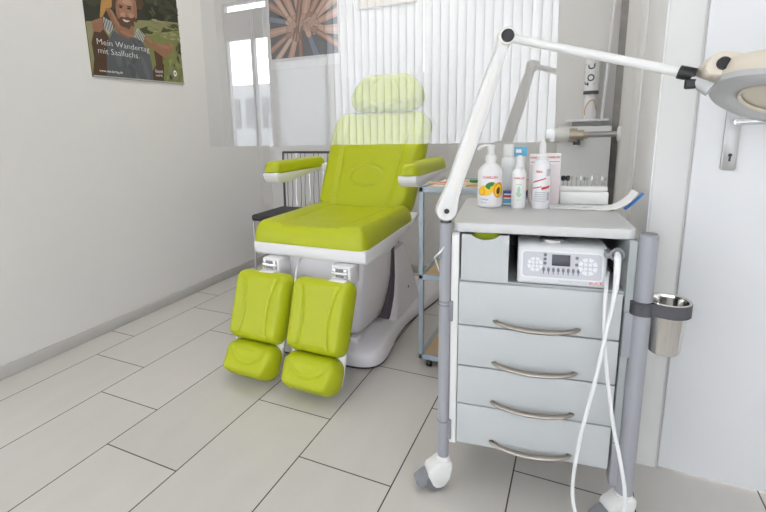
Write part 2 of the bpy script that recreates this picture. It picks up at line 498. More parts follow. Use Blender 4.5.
# ------------------------------------------------------------------ clear acrylic sheet hung from the ceiling
sg = thing('hanging_screen', 'clear reflective acrylic screen hanging between the trolley and the treatment chair headrest', 'screen', (-0.72, 1.50, 0.93))
sv = MB()
sv.add([(-1.375, 1.5, 0.929), (-0.070, 1.5, 0.937), (-0.094, 1.5, 2.0), (-1.355, 1.5, 2.0)], [[0, 1, 2, 3]])
child(sv, 'acrylic_sheet', 'acrylic', sg)
for xx in (-1.2, -0.25):
    child(MB().cyl((xx, 1.5, 1.98), (xx, 1.5, H), 0.0015, 8), 'cord', 'chrome', sg)
    child(MB().box(xx-0.012, xx+0.012, 1.493, 1.507, 1.965, 2.005, 0.002), 'clip', 'chrome', sg)

# ------------------------------------------------------------------ posters
def flat_poly(mb, pts, x, mi, axis):
    if axis == 'x': vs = [(x, a, b) for a, b in pts]
    else: vs = [(a, x, b) for a, b in pts]
    mb.add(vs, [list(range(len(pts)))], mi)
PM = {'p_dark': (0.035, 0.037, 0.024), 'p_tree': (0.055, 0.058, 0.035), 'p_meadow': (0.25, 0.24, 0.12), 'p_grass': (0.20, 0.215, 0.07), 'p_bush': (0.06, 0.07, 0.025),
      'p_brown': (0.085, 0.045, 0.026), 'p_shirt': (0.105, 0.11, 0.12), 'p_skin': (0.36, 0.185, 0.12), 'p_hair': (0.085, 0.05, 0.028), 'p_beard': (0.12, 0.06, 0.038),
      'p_mouth': (0.7, 0.62, 0.58), 'p_eye': (0.03, 0.02, 0.016), 'p_yellow': (0.44, 0.24, 0.07), 'p_stripe': (0.45, 0.45, 0.43), 'p_skin2': (0.30, 0.15, 0.09), 'p_curl': (0.14, 0.085, 0.045), 'p_skin3': (0.47, 0.27, 0.19), 'p_shirt2': (0.085, 0.09, 0.098), 'p_shirt3': (0.135, 0.14, 0.15), 'p_grass2': (0.28, 0.30, 0.11), 'p_meadow2': (0.33, 0.30, 0.17), 'p_tree2': (0.09, 0.085, 0.055), 'p_white': (0.85, 0.85, 0.84), 'p_greylt': (0.42, 0.42, 0.4)}
for k, c in PM.items(): M[k] = mat('poster_'+k[2:], c, 0.45, var=0.12, vscale=30, spec=0.3)
S = {
'meadow':[(1.557,1.509),(1.731,1.54),(1.798,1.543),(1.866,1.568),(1.947,1.579),(2.032,1.592),(2.134,1.6),(2.134,1.262),(1.557,1.262)],
'grass':[(1.889,1.488),(1.998,1.523),(2.134,1.554),(2.133,1.262),(1.891,1.262)],
'bush':[(1.86,1.523),(1.908,1.544),(1.95,1.52),(1.937,1.509),(1.885,1.505)],
'bush2':[(1.999,1.527),(2.028,1.564),(2.082,1.587),(2.13,1.59),(2.134,1.558),(2.076,1.544)],
'arm_l':[(1.593,1.469),(1.642,1.492),(1.67,1.456),(1.636,1.262),(1.558,1.262),(1.577,1.347),(1.573,1.418)],
'arm_r':[(1.938,1.428),(2.006,1.395),(1.985,1.262),(1.869,1.262),(1.945,1.351)],
'shirt':[(1.661,1.439),(1.704,1.49),(1.737,1.474),(1.821,1.474),(1.865,1.463),(1.906,1.411),(1.917,1.339),(1.915,1.262),(1.635,1.262),(1.647,1.38)],
'neck':[(1.731,1.54),(1.82,1.547),(1.822,1.487),(1.788,1.469),(1.733,1.478)],
'face':[(1.728,1.605),(1.745,1.668),(1.80,1.69),(1.852,1.668),(1.856,1.625),(1.851,1.594),(1.832,1.557),(1.784,1.515),(1.744,1.521),(1.727,1.555)],
'hair':[(1.708,1.585),(1.715,1.645),(1.730,1.71),(1.80,1.735),(1.884,1.705),(1.903,1.657),(1.885,1.623),(1.862,1.628),(1.850,1.662),(1.80,1.672),(1.752,1.656),(1.731,1.605)],
'beard':[(1.727,1.568),(1.749,1.56),(1.776,1.571),(1.812,1.567),(1.846,1.594),(1.829,1.553),(1.784,1.514),(1.746,1.52),(1.728,1.549)],
'mouth':[(1.76,1.555),(1.784,1.552),(1.805,1.554),(1.785,1.543),(1.768,1.545)],
'eyes':[(1.75,1.612),(1.767,1.613),(1.766,1.605),(1.749,1.605)],
'eyes2':[(1.796,1.615),(1.819,1.616),(1.817,1.608),(1.795,1.608)],
'yellow':[(1.66,1.66),(1.655,1.80),(1.71,1.84),(1.85,1.85),(1.88,1.78),(1.84,1.74),(1.77,1.74),(1.722,1.71),(1.706,1.6),(1.669,1.577),(1.65,1.546),(1.632,1.538)],
'childhead':[(1.77,1.85),(1.79,1.86),(1.85,1.85),(1.87,1.92),(1.85,1.97),(1.80,1.98),(1.765,1.94),(1.755,1.89)],
'carm':[(1.668,1.589),(1.699,1.591),(1.726,1.539),(1.753,1.502),(1.807,1.494),(1.787,1.463),(1.737,1.474),(1.695,1.525)],
'stripe_l':[(1.65,1.546),(1.695,1.53),(1.703,1.498),(1.667,1.466),(1.648,1.501)],
'foot_l':[(1.586,1.515),(1.645,1.541),(1.65,1.494),(1.625,1.47),(1.593,1.469),(1.587,1.491)],
'stripe_r':[(1.844,1.525),(1.892,1.493),(1.871,1.459),(1.819,1.48)],
'leg_r':[(1.887,1.49),(1.975,1.457),(2.03,1.472),(2.074,1.478),(2.08,1.455),(2.05,1.425),(2.006,1.393),(1.938,1.431),(1.876,1.462)],
}
pk = list(PM)
pm = MB(); xp = XL+0.0015
order = [('meadow','p_meadow'),('grass','p_grass'),('bush','p_bush'),('bush2','p_bush'),('arm_l','p_brown'),('arm_r','p_brown'),('shirt','p_shirt'),('neck','p_skin2'),('face','p_skin'),('hair','p_hair'),('beard','p_beard'),('mouth','p_mouth'),('eyes','p_eye'),('eyes2','p_eye'),('yellow','p_yellow'),('childhead','p_skin'),('stripe_l','p_stripe'),('stripe_r','p_stripe'),('foot_l','p_skin2'),('carm','p_skin2'),('leg_r','p_skin2')]
pm.box(XL+0.0002, XL+0.0015, 1.555, 2.136, 1.26, 2.085, mi=pk.index('p_dark'))
for yy, zz, rr in ((1.60, 1.62, 0.045), (1.95, 1.72, 0.07), (2.06, 1.66, 0.06), (2.1, 1.80, 0.05), (1.62, 1.85, 0.06), (1.98, 1.9, 0.09), (2.05, 2.0, 0.07), (1.70, 2.0, 0.07)):
    flat_poly(pm, [(min(2.134, max(1.557, yy+rr*math.cos(a*PI/8)*(1+0.2*math.sin(3*a)))), min(2.08, zz+rr*0.8*math.sin(a*PI/8))) for a in range(16)], xp+0.0002, pk.index('p_tree'), 'x')
lay = xp+0.0004
for k, c in order:
    flat_poly(pm, S[k], lay, pk.index(c), 'x'); lay += 0.00012
rnd = random.Random(3)
def blob(yc, zc, ry, rz, mi, wob=0.15, rot=0.0, n=12, lim=True):
    global lay
    ph = rnd.uniform(0, 6)
    pts = []
    for a in range(n):
        t = 2*PI*a/n; k = 1+wob*math.sin(3*t+ph)
        y, z = ry*k*math.cos(t), rz*k*math.sin(t)
        y, z = y*math.cos(rot)-z*math.sin(rot), y*math.sin(rot)+z*math.cos(rot)
        pts.append((min(2.1345, max(1.5565, yc+y)), min(2.08, max(1.262, zc+z))))
    flat_poly(pm, pts, lay, mi, 'x'); lay += 0.000025
pi = pk.index
# curls, face modelling, beard, jumper folds and grass tufts as printed on the sheet
for (y, z, r) in ((1.722, 1.66, 0.018), (1.74, 1.69, 0.02), (1.77, 1.70, 0.022), (1.80, 1.705, 0.02), (1.83, 1.695, 0.022), (1.86, 1.68, 0.022), (1.88, 1.65, 0.02), (1.872, 1.63, 0.014)):
    blob(y, z, r, r*0.9, pi(rnd.choice(['p_hair', 'p_curl', 'p_beard'])), 0.3)
lay += 0.0001
blob(1.738, 1.59, 0.010, 0.05, pi('p_skin2'), 0.1); blob(1.842, 1.61, 0.010, 0.045, pi('p_skin2'), 0.1)
blob(1.766, 1.575, 0.016, 0.012, pi('p_skin3')); blob(1.815, 1.58, 0.017, 0.012, pi('p_skin3')); blob(1.80, 1.64, 0.03, 0.014, pi('p_skin3'), 0.1)
lay += 0.0001
blob(1.785, 1.59, 0.008, 0.022, pi('p_skin'), 0.1); blob(1.787, 1.572, 0.012, 0.005, pi('p_skin2'), 0.1)
for (y, z, r) in ((1.745, 1.545, 0.014), (1.765, 1.528, 0.014), (1.79, 1.524, 0.015), (1.815, 1.54, 0.014), (1.835, 1.56, 0.012)):
    blob(y, z, r, r*0.8, pi('p_beard'), 0.3)
blob(1.758, 1.617, 0.013, 0.004, pi('p_hair'), 0.1, -0.1); blob(1.808, 1.621, 0.014, 0.004, pi('p_hair'), 0.1, 0.1)
lay += 0.0001
flat_poly(pm, S['mouth'], lay, pi('p_mouth'), 'x')
for q in range(26):
    y = rnd.uniform(1.665, 1.89); z = rnd.uniform(1.27, 1.44)
    blob(y, z, rnd.uniform(0.006, 0.02), rnd.uniform(0.015, 0.04), pi(rnd.choice(['p_shirt2', 'p_shirt', 'p_shirt3'])), 0.2, rnd.uniform(-0.5, 0.5))
for q in range(60):
    y = rnd.uniform(1.99, 2.13); z = rnd.uniform(1.27, 1.50)
    if z > 1.38 and y < 2.09: continue
    blob(y, z, rnd.uniform(0.004, 0.012), rnd.uniform(0.008, 0.028), pi(rnd.choice(['p_grass', 'p_meadow', 'p_grass2', 'p_tree'])), 0.3, rnd.uniform(-0.4, 0.4))
for q in range(40):
    y = rnd.uniform(1.92, 2.13); z = 1.505+0.08*rnd.random()
    blob(y, z, rnd.uniform(0.010, 0.03), rnd.uniform(0.003, 0.008), pi(rnd.choice(['p_meadow', 'p_meadow2', 'p_grass'])), 0.2)
for q in range(46):
    y = rnd.uniform(1.92, 2.13); z = rnd.uniform(1.60, 2.05)
    blob(y, z, rnd.uniform(0.010, 0.03), rnd.uniform(0.010, 0.025), pi(rnd.choice(['p_dark', 'p_tree', 'p_bush', 'p_tree2'])), 0.4)
lay += 0.0001
blob(2.005, 1.455, 0.045, 0.010, pi('p_skin'), 0.1, -0.1); blob(2.06, 1.466, 0.014, 0.009, pi('p_skin'), 0.2)
blob(1.905, 1.475, 0.03, 0.008, pi('p_skin'), 0.1, -0.5)
blob(1.71, 1.55, 0.010, 0.045, pi('p_skin'), 0.1, 0.5); blob(1.765, 1.485, 0.035, 0.008, pi('p_skin'), 0.1, -0.2)
for q in range(4): blob(1.595+0.013*q, 1.512+0.006*q, 0.006, 0.008, pi('p_skin'), 0.1)
lay += 0.0001
for base, dv in (('stripe_l', 0.011), ('stripe_r', 0.011)):
    ys = [p[0] for p in S[base]]; cy = sum(ys)/len(ys); cz = sum(p[1] for p in S[base])/len(ys)
    for q in range(-2, 3):
        ax = 0.6 if base == 'stripe_l' else -0.75
        ox, oz = cy+q*dv, cz+q*dv*(-ax)
        flat_poly(pm, [(ox-0.018*ax-0.002, oz-0.022), (ox-0.018*ax+0.0015, oz-0.022), (ox+0.018*ax+0.0015, oz+0.022), (ox+0.018*ax-0.002, oz+0.022)], lay, pk.index('p_dark'), 'x')
def wall_text(mb, body, size, yc, zc, x, mi, bold=0.0, width=None):
    vs, fs = text_data(body, size, bold)
    xs = [v.x for v in vs]; wd = max(xs)-min(xs)
    k = (width/wd) if width else 1.0
    mb.add([(x, yc+(v.x-(max(xs)+min(xs))/2)*k, zc+v.y) for v in vs], fs, mi)
wall_text(pm, 'Mein Wandertag', 0.040, 1.749, 1.424, lay+0.0003, pk.index('p_white'), -0.0006, 0.305)
wall_text(pm, 'mit Saalfuchs.', 0.040, 1.715, 1.384, lay+0.0003, pk.index('p_white'), -0.0006, 0.235)
wall_text(pm, 'www.wandertag.de', 0.017, 1.655, 1.291, lay+0.0003, pk.index('p_white'), 0, 0.13)
wall_text(pm, 'Gesund', 0.024, 1.952, 1.318, lay+0.0003, pk.index('p_white'), 0, 0.052)
wall_text(pm, 'und fit', 0.018, 1.952, 1.296, lay+0.0003, pk.index('p_white'), 0, 0.045)
flat_poly(pm, [(2.068+0.012*math.cos(a*PI/8), 1.317+0.017*math.sin(a*PI/8)) for a in range(16)], lay+0.0003, pk.index('p_white'), 'x')
flat_poly(pm, [(2.068+0.006*math.cos(a*PI/3), 1.317+0.008*math.sin(a*PI/3)) for a in range(6)], lay+0.0005, pk.index('p_grass'), 'x')
flat_poly(pm, [(1.556, 1.2605), (2.135, 1.2605), (2.135, 1.268), (1.556, 1.268)], lay+0.0004, pk.index('p_greylt'), 'x')
o = pm.thing('poster', pk, 'unframed poster of a bearded hiker carrying a child, taped on the plain wall', 'poster', (XL, 1.845, 1.26))

# poster of joined hands behind the screen
HM = {'h_slate': (0.075, 0.075, 0.085), 'h_dark': (0.03, 0.03, 0.034), 'h_a': (0.50, 0.285, 0.20), 'h_b': (0.36, 0.185, 0.12), 'h_c': (0.58, 0.36, 0.27), 'h_d': (0.22, 0.10, 0.065), 'h_e': (0.66, 0.46, 0.37), 'h_blue': (0.15, 0.18, 0.26), 'h_white': (0.80, 0.80, 0.79)}
for k, c in HM.items(): M[k] = mat('hands_poster_'+k[2:], c, 0.5, var=0.12, vscale=25, spec=0.25)
hk = list(HM)
hm = MB(); yp = YB
HX0, HX1, HZ0, HZ1 = -2.055, -1.51, 1.482, 1.90
hm.box(HX0-0.012, HX1+0.012, yp-0.0016, yp-0.0002, HZ0-0.07, HZ1+0.012, mi=hk.index('h_white'))
flat_poly(hm, [(HX0, HZ0), (HX1, HZ0), (HX1, HZ1), (HX0, HZ1)], yp-0.0019, hk.index('h_slate'), 'y')
def clip(poly, f):
    out = []
    for j in range(len(poly)):
        p, q = poly[j], poly[(j+1) % len(poly)]
        fp, fq = f(p), f(q)
        if fp >= 0: out.append(p)
        if (fp >= 0) != (fq >= 0):
            t = fp/(fp-fq); out.append((p[0]+(q[0]-p[0])*t, p[1]+(q[1]-p[1])*t))
    return out
lay = yp-0.0021
def draw(pts, c):
    global lay
    for f in (lambda p: p[0]-HX0-0.0005, lambda p: HX1-0.0005-p[0], lambda p: p[1]-HZ0-0.0005, lambda p: HZ1-0.0005-p[1]):
        if len(pts) > 2: pts = clip(pts, f)
    if len(pts) > 2:
        flat_poly(hm, pts, lay, hk.index(c), 'y'); lay -= 0.00003
# each arm: start beyond the edge, wrist, hand direction end, half width, skin tone, sleeve
AR = [(0.00, 1.00, 0.36, 0.66, 0.020, 'h_b'), (0.26, 1.10, 0.38, 0.72, 0.024, 'h_a'), (0.42, 1.15, 0.46, 0.70, 0.021, 'h_c'), (0.60, 1.15, 0.54, 0.72, 0.032, 'h_a'), (0.80, 1.15, 0.62, 0.74, 0.022, 'h_b'),
      (1.06, 1.02, 0.64, 0.64, 0.026, 'h_c'), (1.08, 0.74, 0.72, 0.58, 0.024, 'h_a'), (1.08, 0.40, 0.80, 0.44, 0.030, 'h_c'), (1.05, 0.10, 0.70, 0.42, 0.018, 'h_b'), (0.72, -0.12, 0.60, 0.34, 0.020, 'h_blue'),
      (0.46, -0.12, 0.46, 0.34, 0.019, 'h_d'), (0.28, -0.12, 0.42, 0.44, 0.022, 'h_a'), (0.05, -0.10, 0.34, 0.36, 0.018, 'h_c'), (-0.06, 0.10, 0.26, 0.38, 0.019, 'h_b'), (-0.08, 0.46, 0.28, 0.52, 0.026, 'h_a'), (-0.06, 0.76, 0.26, 0.64, 0.016, 'h_blue'),
      (0.50, 1.10, 0.42, 0.52, 0.017, 'h_d'), (0.95, 1.12, 0.70, 0.70, 0.018, 'h_a'), (0.12, 1.10, 0.30, 0.72, 0.017, 'h_c')]
WX, WZ = HX1-HX0, 0.37
for (u0, v0, u1, v1, hw, c) in AR:
    x0_, z0_ = HX0+u0*WX, HZ0+v0*WZ; x1_, z1_ = HX0+u1*WX, HZ0+v1*WZ
    ln_ = math.hypot(x1_-x0_, z1_-z0_); dx, dz = (x1_-x0_)/ln_, (z1_-z0_)/ln_; px, pz = -dz, dx
    skin = 'h_c' if c == 'h_blue' else c
    for (g, col) in ((0.0035, 'h_dark'), (0.0, c)):
        w0, w1 = hw*1.25+g, hw*0.80+g
        draw([(x0_+px*w0, z0_+pz*w0), (x1_+px*w1, z1_+pz*w1), (x1_-px*w1, z1_-pz*w1), (x0_-px*w0, z0_-pz*w0)], col)
    draw([(x0_+px*hw*0.5, z0_+pz*hw*0.5), (x1_+px*hw*0.30, z1_+pz*hw*0.30), (x1_-px*hw*0.35, z1_-pz*hw*0.35), (x0_-px*hw*0.3, z0_-pz*hw*0.3)], {'h_a': 'h_c', 'h_b': 'h_a', 'h_c': 'h_e', 'h_d': 'h_b', 'h_blue': 'h_blue'}[c])
    hx, hz = x1_+dx*0.022, z1_+dz*0.022
    for (g, col) in ((0.003, 'h_dark'), (0.0, skin)):
        draw([(hx+dx*(0.030+g)*math.cos(t*PI/8)+px*(hw*1.05+g)*math.sin(t*PI/8), hz+dz*(0.030+g)*math.cos(t*PI/8)+pz*(hw*1.05+g)*math.sin(t*PI/8)) for t in range(16)], col)
    for q in range(4):
        o_ = hw*(0.78-0.52*q); fl = (0.042, 0.050, 0.047, 0.036)[q]; sp = 0.10*(1.5-q)
        fx, fz = dx+px*sp, dz+pz*sp
        bx_, bz_ = hx+dx*0.014+px*o_, hz+dz*0.014+pz*o_
        for (g, col) in ((0.0016, 'h_dark'), (0.0, skin if q % 2 else ('h_a' if skin != 'h_a' else 'h_c'))):
            r_f = 0.0056+g
            pts = [(bx_+px*r_f, bz_+pz*r_f)]
            for t in range(7):
                an = PI/2-PI*t/6
                pts.append((bx_+fx*(fl+r_f*math.cos(an))+px*r_f*math.sin(an), bz_+fz*(fl+r_f*math.cos(an))+pz*r_f*math.sin(an)))
            pts.append((bx_-px*r_f, bz_-pz*r_f))
            draw(pts, col)
hm.thing('poster', hk, 'poster of many joined hands on the back wall behind the clear screen', 'poster', ((HX0+HX1)/2, YB, HZ0-0.07))
# third picture, only its lower edge in view
fm = MB().box(-1.355, -0.955, YB-0.012, YB-0.0005, 1.730, 2.03, 0.002)
fo = fm.thing('picture_frame', 'lamp_grey', 'pale beige picture cut off by the top of the view above the headrest', 'picture', (-1.155, YB, 1.73))
child(MB().box(-1.347, -0.963, YB-0.0128, YB-0.0118, 1.738, 2.02), 'picture_sheet', 'cream', fo)

# ------------------------------------------------------------------ treatment chair
CX = -0.968
tc = thing('treatment_chair', 'lime green podiatry treatment chair with split leg rests on a white base', 'treatment chair', (CX, 2.0, 0))
def groove(d, w=0.006, depth=0.004):
    return -depth*math.exp(-(d/w)**2)
# base plate
bm_ = MB()
outl = []
def arc(cx, cy, r, a0, a1, n=8):
    return [(cx+r*math.cos(R(a0+(a1-a0)*i/n)), cy+r*math.sin(R(a0+(a1-a0)*i/n))) for i in range(n+1)]
half = smooth_path([(0.0, 1.602, 0), (0.12, 1.603, 0), (0.205, 1.612, 0), (0.255, 1.645, 0), (0.272, 1.715, 0), (0.260, 1.830, 0), (0.243, 1.950, 0), (0.238, 2.10, 0), (0.258, 2.28, 0), (0.288, 2.48, 0), (0.285, 2.60, 0), (0.235, 2.655, 0), (0.12, 2.665, 0), (0.0, 2.666, 0)], 4)
outl = [(CX+p.x, p.y) for p in half] + [(CX-p.x, p.y) for p in half[-2:0:-1]]
def ring_loft(mb, levels, mi=0):
    vs = []; n = len(levels[0])
    for L in levels: vs += L
    fs = []
    for i in range(len(levels)-1):
        for k in range(n):
            k2 = (k+1) % n
            fs.append([i*n+k, i*n+k2, (i+1)*n+k2, (i+1)*n+k])
    fs.append(list(range(n))[::-1]); fs.append([(len(levels)-1)*n+k for k in range(n)])
    mb.add(vs, fs, mi)
def shrink(pts, d):
    return [(CX+(x-CX)*(1-d/0.285), 2.13+(y-2.13)*(1-d/0.53)) for x, y in pts]
lev = [[(x, y, z) for x, y in shrink(outl, d)] for (z, d) in ((0.010, 0.012), (0.012, 0.004), (0.022, 0.0), (0.055, 0.0), (0.070, 0.006), (0.080, 0.020), (0.087, 0.05))]
ring_loft(bm_, lev)
bp_ = child(bm_, 'base', 'white_body', tc)
lev = [[(x, y, z) for x, y in shrink(outl, d)] for (z, d) in ((0.0, 0.010), (0.011, 0.008))]
rb = MB(); ring_loft(rb, lev); child(rb, 'rubber_foot', 'shadow_gap', bp_)
pdl = MB().box(-0.842, -0.806, 1.665, 1.71, 0.083, 0.112, 0.006).box(-0.872, -0.845, 1.675, 1.70, 0.083, 0.094, 0.003, mi=1)
child(pdl, 'foot_pedal', ['white_gloss', 'satin'], bp_)
# lifting column: two fairings with a dark joint between them
def rr_level(hx, ya, yb, r, z):
    return [(px, py, z) for px, py in [(CX+0.004+q[0], q[1]) for q in (arc(hx-r, ya+r, r, -90, 0, 6)+arc(hx-r, yb-r, r, 0, 90, 6)+arc(-hx+r, yb-r, r, 90, 180, 6)+arc(-hx+r, ya+r, r, 180, 270, 6))]]
fr = MB(); ring_loft(fr, [rr_level(h, a_, b_, 0.03, z) for (z, a_, b_, h) in ((0.105, 1.72, 1.980, 0.140), (0.112, 1.70, 1.984, 0.148), (0.17, 1.655, 1.984, 0.168), (0.24, 1.625, 1.980, 0.188), (0.32, 1.605, 1.968, 0.203), (0.44, 1.60, 1.945, 0.217), (0.466, 1.60, 1.94, 0.218))])
child(fr, 'front_fairing', 'white_body', tc)
re_ = MB(); ring_loft(re_, [rr_level(h, a_, b_, 0.035, z) for (z, a_, b_, h) in ((0.080, 1.955, 2.345, 0.224), (0.11, 1.960, 2.325, 0.224), (0.20, 1.966, 2.27, 0.226), (0.30, 1.960, 2.20, 0.226), (0.40, 1.945, 2.13, 0.225), (0.432, 1.938, 2.115, 0.220))])
rear = child(re_, 'rear_fairing', 'white_body', tc)
sm = MB(); ring_loft(sm, [rr_level(h, a_, b_, 0.02, z) for (z, a_, b_, h) in ((0.085, 1.95, 1.998, 0.195), (0.20, 1.95, 1.998, 0.209), (0.30, 1.94, 1.988, 0.216), (0.45, 1.92, 1.965, 0.2215))])
child(sm, 'bellows_joint', 'seam', tc)
bt = MB().lathe([(0.0001, 0), (0.006, 0), (0.006, 0.003), (0.0001, 0.003)], 14, T=frame_T((CX+0.229, 2.13, 0.20), (0, 1, 0), (0, 0, 1), (1, 0, 0)))
child(bt, 'bolt', 'seam', rear)
# seat frame
sfm = MB().prism([(1.553, 0.530), (1.553, 0.482), (1.565, 0.474), (1.82, 0.468), (2.12, 0.525), (2.20, 0.545), (2.20, 0.570), (2.10, 0.545)], CX-0.262, CX+0.262, 'yz', 0.010)
child(sfm, 'seat_frame', 'white_gloss', tc)
un = MB().box(CX-0.20, CX+0.20, 1.62, 2.08, 0.425, 0.49, 0.01)
child(un, 'lift_plate', 'white_body', tc)
# seat cushion
def seat_fn(x, y, d):
    ax = abs(x)
    k = 0.150 + 0.02*(y/0.28)
    h = 0.012*(1/(1+math.exp(-(ax-k-0.015)/0.010)))
    h += groove(ax-k, 0.006, 0.005)
    h -= 0.010*math.exp(-((x/0.12)**2+((y-0.05)/0.2)**2))
    h += groove(math.hypot(x/1.0, (y+0.02)/1.6)-0.085, 0.006, 0.002)*(1 if y < 0.02 else 0)
    return h
st = MB().pad(0.528, 0.585, 0.068, 0.035, 0.045, frame_T((CX-0.006, 1.845, 0.524), (1, 0, 0), (0, 1, 0), (0, 0, 1)), fn=seat_fn, rings=44, seg=144)
child(st, 'seat', 'lime', tc)
# backrest
yb_ = Vector((0, 0.542, 0.840)); zb_ = Vector((0, -0.840, 0.542))
def back_fn(x, y, d):
    ax = abs(x)
    k = 0.165+0.018*(y/0.3)
    h = 0.010*(1/(1+math.exp(-(ax-k-0.012)/0.009)))
    h += groove(ax-k, 0.006, 0.005)
    e = math.hypot(x/0.098, (y+0.098)/0.062)
    h += groove((e-1)*0.06, 0.006, 0.005) + (0.003 if e < 1 else 0)
    return h
ob_ = Vector((CX-0.037, 2.118, 0.555)) + yb_*0.318 - zb_*0.075
bk = MB().pad(0.553, 0.636, 0.062, 0.105, 0.045, frame_T(ob_, (1, 0, 0), yb_, zb_), taper=0.05, fn=back_fn, rings=46, seg=144)
child(bk, 'backrest', 'lime', tc)
sh = MB().pad(0.50, 0.56, 0.035, 0.07, 0.04, frame_T(ob_, (-1, 0, 0), yb_, -zb_), taper=0.03, rings=12, seg=64)
child(sh, 'back_shell', 'white_gloss', tc)
# headrest
yh_ = Vector((0, 0.36, 0.933)).normalized(); zh_ = Vector((0, -0.933, 0.36)).normalized()
def head_fn(x, y, d):
    return 0.006*math.exp(-((abs(x)-0.13)/0.05)**2) + groove(math.hypot(x, y+0.01)-0.075, 0.006, 0.0025) - 0.004*math.exp(-(x/0.07)**2)
oh_ = Vector((CX-0.014, 2.480, 1.174)) - zh_*0.035
hd = MB().pad(0.415, 0.212, 0.062, 0.100, 0.055, frame_T(oh_, (1, 0, 0), yh_, zh_), taper=-0.16, fn=head_fn, rings=36, seg=120)
hdo = child(hd, 'headrest', 'lime', tc)
child(MB().tube([oh_+Vector((-0.06, 0.02, 0.02)), Vector((CX-0.06, 2.42, 0.95))], 0.008, 12).tube([oh_+Vector((0.06, 0.02, 0.02)), Vector((CX+0.06, 2.42, 0.95))], 0.008, 12), 'headrest_bar', 'chrome', hdo)
# armrests
for sgn, xo in ((1, CX+0.322), (-1, CX-0.372)):
    p0 = Vector((xo, 1.845, 0)); ln = 0.50; dz = -0.006
    yv = Vector((0, ln, dz)).normalized(); zv = Vector((0, -dz, ln)).normalized()
    T = frame_T((xo, 1.845+ln/2, 0.784+dz/2), (1, 0, 0), yv, zv)
    ar = child(MB().pad(0.090, ln, 0.044, 0.040, 0.030, T, rings=18, seg=96), 'armrest', 'lime', tc)
    sh = MB()
    prof = [(1.848, 0.787), (1.852, 0.760), (1.872, 0.738), (1.93, 0.731), (2.02, 0.738), (2.12, 0.750), (2.24, 0.758), (2.34, 0.760), (2.34, 0.786)]
    sh.prism(prof, xo-0.043, xo+0.043, 'yz', 0.010)
    child(sh, 'armrest_shell', 'white_gloss', ar)
    child(MB().box(xo-0.03-0.06*(sgn > 0), xo+0.03+0.06*(sgn < 0), 2.28, 2.36, 0.755, 0.795, 0.006), 'armrest_bracket', 'white_gloss', ar)
# leg rests
yl_ = Vector((0, 0.15, 0.386)).normalized(); zl_ = Vector((0, -yl_.z, yl_.y))
def leg_fn(x, y, d):
    ax = abs(x)
    k = 0.055+0.022*(y/0.13)**2 + 0.008*(y/0.13)
    h = groove(ax-k, 0.0045, 0.006)
    h += 0.006*(1/(1+math.exp(-(ax-k-0.012)/0.008)))
    return h
def foot_fn(x, y, d):
    e = math.hypot(x/0.078, (y-0.058)/0.066)
    h = groove((e-1)*0.06, 0.005, 0.006)
    h += -0.012*max(0, 1-e) + 0.018*math.exp(-((y+0.035)/0.035)**2)
    return h
for xc in (CX-0.160, CX+0.114):
    top = Vector((xc, 1.46, 0.436))
    cu = top - yl_*0.138 - zl_*0.062
    lg = child(MB().pad(0.258, 0.282, 0.050, 0.040, 0.036, frame_T(cu, (1, 0, 0), yl_, zl_), taper=0.02, fn=leg_fn, rings=40, seg=128), 'leg_rest', 'lime', tc)
    cf = top - yl_*0.352 - zl_*0.064
    ft = child(MB().pad(0.240, 0.142, 0.062, 0.050, 0.040, frame_T(cf, (1, 0, 0), yl_, zl_), taper=0.03, fn=foot_fn, rings=40, seg=128), 'foot_pad', 'lime', lg)
    bs = MB().pad(0.236, 0.40, 0.020, 0.04, 0.02, frame_T(top - yl_*0.21 - zl_*0.060, (-1, 0, 0), yl_, -zl_), rings=8, seg=48)
    child(bs, 'leg_shell', 'white_gloss', lg)
    hx = xc+0.062 if xc > CX else xc+0.012
    br = MB().box(hx-0.047, hx+0.038, 1.515, 1.60, 0.395, 0.474, 0.008)
    br.box(hx-0.042, hx+0.032, 1.475, 1.53, 0.36, 0.428, 0.008)
    hb = child(br, 'hinge_block', 'white_gloss', lg)
    hw_ = MB().cyl((hx-0.036, 1.512, 0.447), (hx+0.026, 1.512, 0.447), 0.008, 16).box(hx-0.033, hx-0.022, 1.506, 1.518, 0.432, 0.466, 0.002, mi=0).box(hx+0.012, hx+0.024, 1.506, 1.518, 0.432, 0.466, 0.002, mi=0).box(hx-0.034, hx+0.026, 1.5125, 1.517, 0.430, 0.464, 0.001, mi=1)
    child(hw_, 'hinge_pin', ['chrome', 'bracket'], hb)
child(MB().tube(smooth_path([(CX-0.06, 1.60, 0.46), (CX-0.035, 1.53, 0.44), (CX-0.02, 1.49, 0.40), (CX-0.01, 1.45, 0.33)], 5), 0.004, 8), 'release_cable', 'white_gloss', tc)

